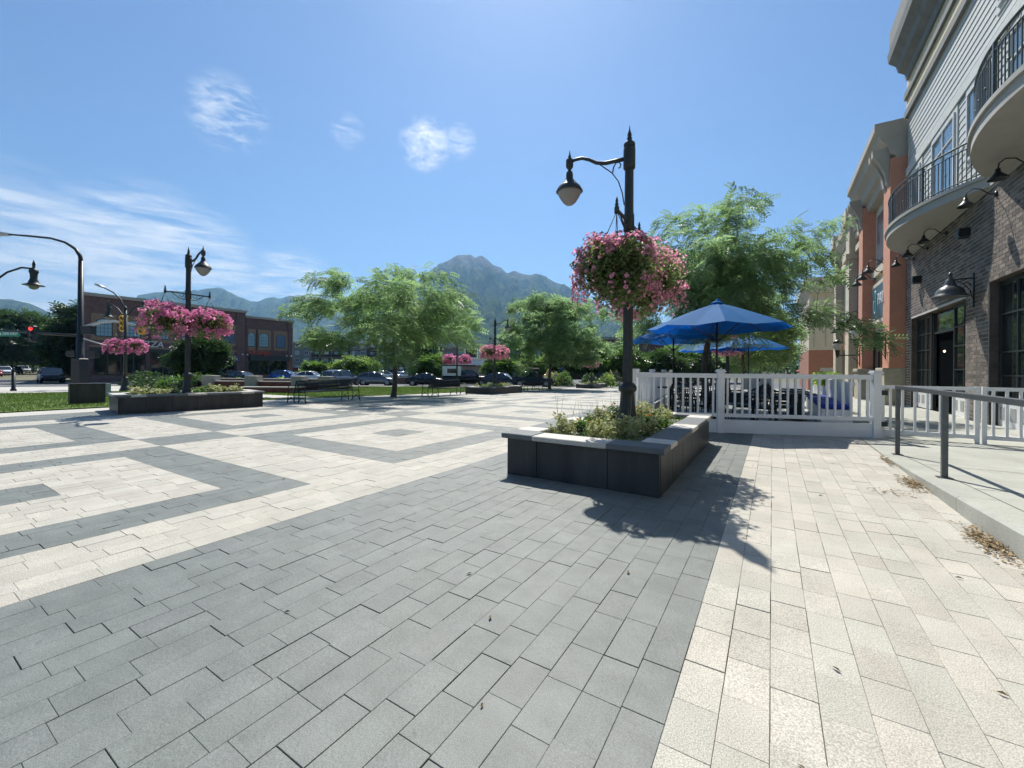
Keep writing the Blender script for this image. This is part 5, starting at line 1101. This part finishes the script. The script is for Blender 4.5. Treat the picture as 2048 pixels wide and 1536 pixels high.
MB().box((.041, py(14.6), 3.62), (.12, py(24.6), 3.95)).build('fascia', m_frame, pz)
text('pizza_lettering', 'PIZZA', 1.0, m_let, pz, (.1, py(19.75), 4.55), (R(90), 0, R(90)), .03, shear=.15)
text('orange_lettering', 'Orange', 1.0, M('orange_letter', (.75, .10, .04), .5), pz, (-.24, py(32.7), 4.1), (R(90), 0, R(90)), .03)
MB().box((-.25, py(31.1), 2.9), (.5, py(36.8), 3.55)).build('canopy', m_frame, pz)
for k, y in enumerate((30.1, 30.9, 36.6, 37.3)): MB().lathe([(.02,-.12),(.11,-.08),(.11,.08),(.02,.12)], (.25 if k == 0 else -.05, py(y), 3.7), 8).build('sconce', m_let, pz)
# ------------------------------------------------------------------ stepped seat walls of red brick in the lawn
m_rw = M('seat_wall_brick', (.21, .060, .048), .85, var=.25, scale=3, speck=.2, sscale=20); m_pil = M('pillar_stone', (.34, .30, .27), .85, var=.12, scale=6)
sw = thing('seat_wall', 'stepped red brick seat walls with pale caps and stone pillars on the lawn', 'wall', (*place(-15, 26), gz(*place(-15, 26))), HEAD)
for r0, r1, t, top in ((-14.9, -11.5, 23, .18), (-20.5, -11.9, 27, .36), (-22.3, -13.7, 30, .45)):
    zg = gz(*place(-15, 26)); MB().box((r0+15, t-26, -.1), (r1+15, t-26+.35, top - zg - .06)).build('brick_wall', m_rw, sw); MB().box((r0+15-.04, t-26-.04, top - zg - .059), (r1+15+.04, t-26+.39, top - zg)).build('cap', m_concw, sw)
for px_c in (-19.45, -16.7, -13.75, -12.0): MB().box((px_c+15-.34, .7, -.1), (px_c+15+.34, 1.5, .80 - zg - .1), bevel=.02).build('pillar', m_pil, sw)
for k, r in enumerate((-21.0, -17.9, -14.8)): bush('ornamental_grass', f'yellow green grass clump behind the red seat walls, {("left", "middle", "right")[k]} one', r, 32.5, 2.4, .8, m_brleaf, 60 + k, 300, 2.6, 'plant', 'grass clumps behind the seat walls')
lw = thing('low_wall', 'long low brown brick wall behind the parked cars', 'wall', (*place(-8, 52), gz(*place(-8, 52))), HEAD); MB().box((-14, 0, 0), (4.5, .4, .75)).build('brick_wall', M('brown_wall', (.16, .10, .08), .9, var=.2, scale=4, speck=.2, sscale=25), lw); MB().box((-14.05, -.05, .751), (4.55, .45, .82)).build('cap', m_pil, lw)
# ------------------------------------------------------------------ vehicles
m_tyre = M('tyre', (.012, .012, .012), .85); m_rim = M('alloy_rim', (.40, .41, .42), .35, metal=.7); m_cglass = M('car_glass', (.015, .022, .026), .05, var=.2, spec=1.)
m_head = M('headlight', (.7, .72, .72), .15); m_tail = M('tail_light', (.35, .01, .01), .3); m_trim = M('car_trim', (.015, .015, .016), .6)
def paint(name, c, metal=.25): return M('paint_' + name, c, .22, metal=metal, var=.03, scale=1, spec=.6)
KIND = {  # stations: x fraction, sill, belt, half width ; cabin stations: x fraction, roof height, half width at roof
 'sedan': (4.5, .88, [(-.5,.42,.80,.70),(-.46,.28,.92,.82),(-.30,.22,.95,.88),(0,.20,.92,.90),(.22,.20,.90,.90),(.40,.22,.78,.86),(.48,.28,.66,.76),(.5,.38,.56,.66)], [(-.36,.94,.72),(-.20,1.36,.60),(-.02,1.44,.62),(.10,1.40,.62),(.25,.90,.74)]),
 'hatch': (4.1, .88, [(-.5,.42,.86,.70),(-.47,.28,.98,.82),(-.30,.22,.98,.88),(0,.20,.95,.90),(.24,.20,.92,.90),(.40,.22,.82,.86),(.48,.28,.68,.76),(.5,.38,.58,.66)], [(-.48,.98,.72),(-.38,1.36,.62),(-.10,1.52,.64),(.06,1.48,.64),(.28,.93,.76)]),
 'suv': (4.7, .94, [(-.5,.48,.95,.76),(-.47,.34,1.06,.88),(-.30,.28,1.06,.94),(0,.26,1.04,.95),(.24,.26,1.02,.95),(.42,.28,.96,.92),(.485,.34,.82,.84),(.5,.44,.70,.74)], [(-.485,1.06,.80),(-.42,1.55,.70),(-.15,1.70,.72),(.06,1.66,.72),(.24,1.04,.82)]),
 'pickup': (5.5, .98, [(-.5,.52,1.05,.92),(-.48,.42,1.10,.96),(-.10,.36,1.10,.97),(.10,.34,1.10,.97),(.28,.34,1.10,.97),(.44,.36,1.08,.95),(.49,.42,.95,.90),(.5,.50,.8,.84)], [(-.12,1.10,.84),(-.10,1.72,.74),(.05,1.82,.76),(.12,1.80,.76),(.25,1.10,.86)]),
 'van': (5.0, .98, [(-.5,.48,1.05,.88),(-.48,.34,1.12,.94),(-.20,.28,1.12,.97),(.10,.28,1.10,.97),(.28,.28,1.06,.96),(.42,.30,.95,.92),(.49,.36,.80,.84),(.5,.46,.7,.78)], [(-.49,1.12,.86),(-.47,1.85,.78),(-.1,1.95,.80),(.12,1.88,.80),(.33,1.06,.86)])}
def car(kind, label, col, r, t, rz, cat='car', group='cars parked across the street', extra=None, x=None, y=None, dz=0.):
    Lc, hw, st, cab = KIND[kind]
    if x is None: x, y = place(r, t)
    q = thing('parked_car', label, cat, (x, y, gz(x, y) - .022 + dz), rz, group); mp = col
    v = []; sec = 10
    for xf, zl, zb_, w in st:
        v += [(xf*Lc, s_*w*k, z) for s_, k, z in ((-1,.86,zl),(-1,.98,zl+.14),(-1,1.0,(zl+zb_)/2+.05),(-1,.97,zb_-.06),(-1,.86,zb_+.015),(1,.86,zb_+.015),(1,.97,zb_-.06),(1,1.0,(zl+zb_)/2+.05),(1,.98,zl+.14),(1,.86,zl))]
    f = []
    for i in range(len(st)-1):
        for k in range(sec): f.append((i*sec+k, i*sec+(k+1) % sec, (i+1)*sec+(k+1) % sec, (i+1)*sec+k))
    f += [tuple(range(sec-1, -1, -1)), tuple(range((len(st)-1)*sec, len(st)*sec))]
    b = MB().add(v, f, 0, True)
    body = b.build('body', mp, q)
    # cabin glass and roof
    belt = lambda xf: np.interp(xf, [s_[0] for s_ in st], [s_[2] for s_ in st]); bw_ = lambda xf: np.interp(xf, [s_[0] for s_ in st], [s_[3] for s_ in st])
    v = []; 
    for xf, zr, wr in cab:
        zb_ = belt(xf) - .02; wb = bw_(xf)*.90
        v += [(xf*Lc, -wb, zb_), (xf*Lc, -wr if zr > zb_ + .08 else -wb*.98, max(zr, zb_+.02)), (xf*Lc, wr if zr > zb_ + .08 else wb*.98, max(zr, zb_+.02)), (xf*Lc, wb, zb_)]
    f = []
    for i in range(len(cab)-1):
        for k in range(3): f.append((i*4+k, i*4+k+1, i*4+5+k, i*4+4+k))
    f += [(3,2,1,0), tuple(range(len(v)-4, len(v)))]
    MB().add(v, f, 0, False).build('windows', m_cglass, q)
    ro = MB(); v = []; mid = cab[1:-1]
    for xf, zr, wr in mid: v += [(xf*Lc, -wr-.012, zr-.05), (xf*Lc, -wr+.06, zr+.022), (xf*Lc, wr-.06, zr+.022), (xf*Lc, wr+.012, zr-.05)]
    f = [(i*4+k, i*4+k+1, i*4+5+k, i*4+4+k) for i in range(len(mid)-1) for k in range(3)] + [(3,2,1,0), tuple(range(len(v)-4, len(v)))]
    ro.add(v, f, 0, True).build('roof', mp, q)
    for s_ in (-1, 1):
        pl = MB()
        for (xa, za, wa), (xb, zb2, wb2) in ((cab[0], cab[1]), (cab[-1], cab[-2])):
            pl.tube([(xa*Lc, s_*bw_(xa)*.90, belt(xa)), (xb*Lc, s_*(wb2+.0), zb2-.02)], .045, 5)
        xm = (cab[1][0] + cab[-2][0])/2 - .02; pl.tube([(xm*Lc, s_*bw_(xm)*.905, belt(xm)), (xm*Lc, s_*(cab[2][2]+.005), cab[2][1]-.05)], .035, 4)
        pl.build('pillar', mp, q)
        MB().box((.46*Lc, min(s_*.50*hw/.9, s_*.80*hw/.9), belt(.45)-.22), (.485*Lc, max(s_*.50*hw/.9, s_*.80*hw/.9), belt(.45)-.08), bevel=.01).build('headlight', m_head, q)
        MB().box((-.502*Lc, min(s_*.52*hw/.9, s_*.76*hw/.9), belt(-.48)-.22), (-.478*Lc, max(s_*.52*hw/.9, s_*.76*hw/.9), belt(-.48)-.06), bevel=.01).build('tail_light', m_tail, q)
        MB().box((.19*Lc, min(s_*hw*.98, s_*(hw+.16)), belt(.2)+.02), (.225*Lc, max(s_*hw*.98, s_*(hw+.16)), belt(.2)+.15), bevel=.02).build('mirror', mp, q)
    MB().box((.485*Lc, -.5, st[-1][1]+.02), (.505*Lc, .5, st[-1][1]+.18)).build('grille', m_trim, q); MB().box((-.508*Lc, -.26, .52), (-.496*Lc, .26, .64)).build('number_plate', m_head, q)
    R_ = .33 if kind in ('sedan', 'hatch') else .38
    for xf in (-.31, .31):
        for s_ in (-1, 1):
            w = MB().lathe([(R_*.6,-.11),(R_*.96,-.10),(R_,-.06),(R_,.06),(R_*.96,.10),(R_*.6,.11)], (xf*Lc, s_*(hw-.11), R_), 16, axis='Y').build('wheel', m_tyre, q)
            MB().lathe([(.02,-.02),(R_*.62,-.02),(R_*.66,.0),(R_*.62,.02),(.02,.02)], (xf*Lc, s_*(hw+.002), R_), 10, axis='Y').build('rim', m_rim, w)
            MB().lathe([(R_*1.15,-.02),(R_*1.15,.02)], (xf*Lc, s_*(hw-.03), R_+.02), 16, axis='Y').build('wheel_arch', m_trim, body)
    if extra: extra(q, Lc)
    return q
def roof_box(q, Lc): MB().box((-1.3, -.42, 1.80), (.75, .42, 2.12), bevel=.12).build('roof_box', m_trim, q); MB().box((-.9, -.6, 1.73), (-.85, .6, 1.79)).box((.45, -.6, 1.70), (.5, .6, 1.79)).build('roof_rack', m_trim, q)
def camper(q, Lc):
    MB().box((-.5*Lc, -.98, 1.13), (-.12*Lc, .98, 2.25), bevel=.04).build('camper_shell', m_white, q); MB().box((-.51*Lc, -1.0, 2.251), (.18*Lc, 1.0, 2.42), bevel=.05).build('pop_top', m_trim, q)
    for s_ in (-1, 1): MB().box((-.40*Lc, min(s_*.981, s_*1.0), 1.45), (-.22*Lc, max(s_*.981, s_*1.0), 1.95)).build('camper_window', m_cglass, q)
def bikes(q, Lc):
    for k in range(2): MB().tube([(-.55*Lc - .12*k, .5*math.cos(a) - .1, .95 + .33*math.sin(a)) for a in np.linspace(0, 6.28, 14)], .02, 5).tube([(-.55*Lc - .12*k, .5*math.cos(a)*.6 + .55, .95 + .33*math.sin(a)) for a in np.linspace(0, 6.28, 14)], .02, 5).build('bicycle_wheel', m_trim, q)
    MB().box((-.62*Lc, -.5, .55), (-.5*Lc, .5, .62)).build('bike_rack', m_trim, q)
P_grey, P_black, P_navy, P_red, P_white, P_silver, P_dgrey, P_blue = paint('grey', (.16, .18, .20), .5), paint('black', (.008, .009, .011)), paint('navy', (.015, .025, .045)), paint('red', (.28, .012, .02)), paint('white', (.75, .76, .76), 0), paint('silver', (.45, .47, .48), .5), paint('charcoal', (.04, .045, .05), .4), paint('blue', (.02, .10, .42), .3)
car('hatch', 'grey hatchback parked behind the trunk of the wide locust tree', P_grey, -14.9, 46.2, HEAD + .10)
car('sedan', 'black rounded car parked behind the middle bench', P_black, -9.5, 46.6, HEAD + .06)
car('pickup', 'black pickup carrying a white camper shell', P_black, -5.15, 48.3, HEAD + .06, 'pickup', extra=camper)
car('hatch', 'dark hatchback with bicycles on its tail behind the middle planter', P_charcoal if False else P_dgrey, -1.05, 46.8, HEAD - .25, extra=bikes)
car('suv', 'dark blue estate car with a roof box beside the rounded locust tree', P_navy, 2.25, 46.3, HEAD + .05, extra=roof_box)
car('sedan', 'dark red sedan at the right end of the parked cars', P_red, 5.15, 52.0, HEAD - .10)
car('suv', 'grey car seen from behind over the shaded bench', P_grey, -18.6, 45.6, HEAD + 1.25)
car('sedan', 'white sedan just above the red seat walls', P_white, -27.5, 57., HEAD + .1); car('hatch', 'bright blue car at the corner of the brick building', P_blue, -31.2, 58., HEAD + .05); car('sedan', 'dark sedan with a bright windscreen before the purple awning', P_black, -32.6, 50., HEAD + 2.9)
for k, (kd, c, r, t, a, lb) in enumerate((('van', P_dgrey, -37.3, 75, .3, 'dark van at the left of the parking lot'), ('pickup', P_silver, -34.6, 72, .25, 'silver pickup second from the left in the parking lot'), ('suv', P_white, -30.3, 73, .2, 'white long roofed car in the middle of the parking lot'), ('suv', P_silver, -26.0, 74, .5, 'silver car third in the parking lot row'), ('hatch', P_white, -22.3, 73, 1.0, 'white hatchback before the yellow green tree'), ('sedan', P_silver, -18.4, 70, 1.2, 'silver sedan glinting right of the yellow green tree'), ('suv', P_white, -15.2, 72, .9, 'white car behind the grey hatchback'), ('sedan', P_white, -12.6, 74, .4, 'white car glimpsed behind the tree trunk'))):
    car(kd, lb, c, r, t, HEAD + a, group='cars in the parking lot')
car('suv', 'black car coming up the side street in shade', P_black, -50.6, 46., HEAD - .66, group='cars on the side street'); car('pickup', 'white pickup behind the black car on the side street', P_white, -63.6, 58., HEAD - .66, group='cars on the side street')
for k, (kd, c, r, t, lb) in enumerate((('sedan', P_red, -88, 71, 'red car at the left edge on the side street'), ('suv', P_white, -97, 80, 'white car next to the red one on the side street'), ('suv', P_black, -108, 91, 'dark car between two white ones on the side street'), ('pickup', P_white, -118, 101, 'white truck farther up the side street'), ('sedan', P_dgrey, -135, 118, 'dark car at the far end of the side street'), ('van', P_silver, -128, 120, 'pale van at the far end of the side street'))):
    x, y = place(r, t); car(kd, lb, c, r, t, HEAD - .55, group='cars on the side street')
# ------------------------------------------------------------------ apartments and other far buildings
m_apt = M('grey_siding', (.17, .18, .19), .85, var=.12, scale=.4); m_apt2 = M('taupe_siding', (.22, .20, .18), .85, var=.1, scale=.4); m_roof = M('pale_roof', (.42, .40, .35), .9, var=.1)
ap = thing('apartment_building', 'long grey four storey apartment block with balconies', 'building', (*place(-50, 150), -.66), HEAD)
secs = [(-28.5, -22, 10.6, 0, m_apt), (-22, -8, 11.4, 1.2, m_apt2), (-8, -2, 10.6, 0, m_apt), (-2, 12, 11.2, 1.2, m_apt2), (12, 20, 10.4, 0, m_apt), (20, 30, 9.6, .8, m_apt2)]
for x0, x1, h, d, mt in secs:
    MB().box((x0, d, 0), (x1, 14, h)).build('wall', mt, ap); MB().box((x0-.3, d-1.0, h), (x1+.3, 14, h+.45)).build('roof', m_roof, ap)
    nn = max(2, int((x1-x0)/3.4)); stp = (x1-x0)/nn
    for fl in range(4):
        for k in range(nn):
            a = x0 + stp*(k+.5); z = .6 + fl*2.65
            if d > 1:
                b = MB().box((a-1.35, d-.02, z), (a+1.35, d-.001, z+2.2)).build('balcony_shade_sheet', m_frame, ap); MB().box((a-.9, d-.06, z+.1), (a+.5, d-.03, z+1.9)).build('pane', m_winb if (k+fl) % 3 else m_let, b)  # shade of each balcony recess painted as a flat dark sheet on the wall
                MB().box((a-1.5, d-1.0, z-.18), (a+1.5, d-.03, z-.05)).build('balcony_slab', m_apt2, b); MB().box((a-1.5, d-1.0, z-.05), (a+1.5, d-.96, z+.85)).build('balcony_railing', m_trim, b)
            else:
                b = MB().box((a-.75, d-.05, z+.7), (a+.75, d-.001, z+2.0)).build('window', m_let, ap); MB().box((a-.68, d-.08, z+.77), (a-.03, d-.051, z+1.93)).box((a+.03, d-.08, z+.77), (a+.68, d-.051, z+1.93)).build('pane', m_windk if (k+fl) % 2 else m_winb, b)
def simple_block(name, label, r, t, w, dpt, h, mat, wins, roofm, rz=0., winm=None):
    b = thing(name, label, 'building', (*place(r, t), -.66), HEAD + rz); MB().box((-w/2, 0, 0), (w/2, dpt, h)).build('wall', mat, b); MB().box((-w/2-.25, -.25, h), (w/2+.25, dpt+.2, h+.5)).build('parapet', roofm, b)
    for x0, x1, z0, z1 in wins:
        f = MB().box((x0-.08, -.04, z0-.08), (x1+.08, -.001, z1+.08)).build('window', m_frame, b); MB().box((x0, -.06, z0), (x1, -.041, z1)).build('pane', winm or m_windk, f)
    return b
sbk = simple_block('low_shop', 'low beige flat roofed shop with a white fascia', -9.7, 76, 9.5, 8, 3.3, M('beige_block', (.36, .28, .21), .9), [(-3.5, -1.5, .6, 2.0)], m_tan); MB().box((-.5, -.7, 2.6), (4.6, -.26, 3.5)).build('fascia', m_white, sbk)
bb = thing('billboard', 'dark sign board in a white frame above the low shop', 'sign', (*place(-8.0, 82), -.66), HEAD); MB().box((-1.3, 0, 4.0), (1.3, .2, 5.9)).build('frame', m_white, bb); MB().box((-1.12, -.03, 4.18), (1.12, -.001, 5.72)).build('board', m_trim, bb)
for x in (-.8, .8): MB().box((x-.06, .05, 0), (x+.06, .15, 4.0)).build('post', m_galv, bb)
simple_block('brick_block', 'dark brick block with paired windows behind the rounded locust tree', 8, 88, 24, 12, 7.0, m_rb, [(x, x+1.1, z, z+1.7) for x in (-10, -8.2, -5, -3.2, 0, 1.8, 5, 6.8) for z in (1.2, 4.4)], m_apt, 0, m_winb)
b2 = simple_block('brown_building', 'dark brown building with a grey parapet right of the far planter', 21.5, 78, 13, 12, 7.6, m_rb, [(x, x+1.8, .8, 5.0) for x in (-6, -3.8, -1.6, .6, 2.8, 4.6)], M('grey_parapet', (.26, .25, .23), .8), -.12)
hs = thing('house', 'small house roof among the trees up the side street', 'house', (*place(-113, 104), -.66), HEAD + .3); MB().box((-3, 0, 0), (3, 6, 2.6)).build('wall', m_apt2, hs); MB().prism([(-.6, 2.5), (6.6, 2.5), (3, 4.4)], -3.5, 3.5, 'X').build('roof', M('grey_roof', (.24, .22, .20), .9), hs)
# ------------------------------------------------------------------ background trees and shrubs
far_tree('dense dark tree in front of the brick pizza building', -26.6, 35.5, 4.4, 3.2, m_dkleaf, 101, .2, 60, 60, 1.3)
far_tree('dark tree against the left corner of the brick building', -60.5, 58, 10.5, 5.2, m_dkleaf, 102, .2, 60, 50, 2.2, shape=.6); far_tree('broad dark tree at the far left behind the parked cars', -110, 92, 13.5, 13, m_dkleaf, 103, .15, 80, 60, 3.2); far_tree('dark round tree left of the signal head', -103, 95, 11, 10, m_dkleaf, 104, .15, 60, 60, 3.2)
for k, (r, t, h, w, mt) in enumerate(((-101, 108, 5.5, 7, m_midleaf), (-95, 104, 5, 6, m_brleaf), (-88, 98, 6, 6, m_midleaf), (-83, 88, 5.5, 5, m_dkleaf), (-78, 78, 3.2, 2.8, m_brleaf), (-120, 118, 7, 9, m_midleaf), (-112, 122, 8, 9, m_dkleaf), (-128, 112, 9, 9, m_midleaf))):
    far_tree(f'green street tree up the side street, {("first", "second", "third", "fourth", "fifth", "sixth", "seventh", "eighth")[k]} counted from the signal', r, t, h, w, mt, 110 + k, .2, 26, 44, 2.4)
for k, (r, t, h, w, mt, lb) in enumerate(((-24.0, 66, 3.6, 3.6, m_brleaf, 'bright yellow green young tree in the parking lot'), (-27.0, 68, 2.8, 2.8, m_brleaf, 'small yellowish tree left of the bright one'), (-31.8, 68, 2.6, 3.0, m_midleaf, 'small tree before the apartment balconies'), (-12.2, 58, 5.8, 5.2, m_loc, 'green tree just right of the wide locust trunk'), (-10.5, 54, 3.4, 3.2, m_midleaf, 'shrubby tree behind the wide locust trunk'),
      (8.0, 58, 6.8, 6, m_midleaf, 'dark green tree right of the rounded locust'), (11.5, 60, 6.4, 5, m_dkleaf, 'dark tree beside the brown building'), (14.6, 55, 4.8, 4.2, m_midleaf, 'leafy tree left of the near lamp post'), (20.5, 58, 4.6, 5.2, m_dkleaf, 'dark tree under the second blue umbrella'), (24.0, 62, 5.4, 5, m_midleaf, 'green tree left of the patio trunk'), (28, 64, 4.8, 5, m_dkleaf, 'dark green tree right of the patio trunk'), (31.5, 66, 5.4, 5.2, m_midleaf, 'green tree behind the far pink baskets'), (36.5, 68, 6.4, 5, m_loc, 'thin tree left of the far shop'), (3.6, 60, 4.0, 5, m_brleaf, 'bright shrubby tree behind the dark blue car'), (-1.5, 62, 3.8, 4, m_midleaf, 'green shrubby tree behind the bicycles'))):
    far_tree(lb, r, t, h, w, mt, 130 + k, .22, 34, 46, 1.9 if t < 62 else 2.2)
for k, (r, t, w, h, mt, lb) in enumerate(((-24.6, 29, 3.2, .9, m_dkleaf, 'clipped dark hedge bush left of the pizza building door'), (-22.4, 28, 2.4, .8, m_midleaf, 'low shrub at the foot of the twin street lamp'), (-20.6, 27.5, 2.6, 1.0, m_dkleaf, 'dark shrub behind the lawn planter'), (-27.2, 31, 2.6, 1.2, m_dkleaf, 'dark shrub under the dense tree'), (6.0, 49, 2.6, 1.7, m_midleaf, 'flowering shrub right of the red sedan'), (8.6, 46.5, 2.4, 1.4, m_dkleaf, 'dark shrub behind the far planter'), (10.4, 46, 2.0, 1.5, m_brleaf, 'bright yellow green grass clump right of the far planter'), (12.6, 52, 2.4, 1.8, m_pale, 'silvery shrub left of the near lamp post'), (4.6, 50, 1.8, 1.8, m_pale, 'pale shrub behind the red sedan'), (-40, 58, 2.2, 1.6, m_pale, 'white flowering shrub before the purple awning'), (-30.2, 60, 2.2, 1.5, m_midleaf, 'green shrub at the end of the brick building'))):
    bush('shrub', lb, r, t, w, h, mt, 160 + k, 800 if t < 40 else 600, 2.4)
# far-off belt of trees below the mountains
rs = np.random.RandomState(5); nT = 2600
tt_ = rs.uniform(170, 900, nT)**1.0; pxs = rs.uniform(-150, 2100, nT); xr = (pxs - 1024)/838*tt_; hh = rs.uniform(4, 10, nT)
bx_, by_ = xr*CH - tt_*SH, xr*SH + tt_*CH
C_ = np.repeat(np.stack([bx_, by_, -.7 + hh*.55], 1), 40, axis=0); n = len(C_); d = rs.normal(size=(n, 3)); d /= np.linalg.norm(d, axis=1, keepdims=True); H_ = np.repeat(hh, 40)
p = C_ + d*(H_*.5*rs.uniform(.5, 1, n))[:, None]
V, F = scatter(np.array([(-.5,-.4,0), (.5,-.4,.1), (.5,.4,0), (-.5,.4,.1)])*1.5, np.array([[0,1,2,3]]), p, rots(rs, n, 1.5), rs.uniform(.6, 1.3, n)*H_/8)
o = np_mesh('far_wood', V, F, m_dkleaf, None, 'stuff', attr=np.repeat(rs.rand(nT), 40)); tag(o, 'far off belt of trees below the mountains', 'trees')
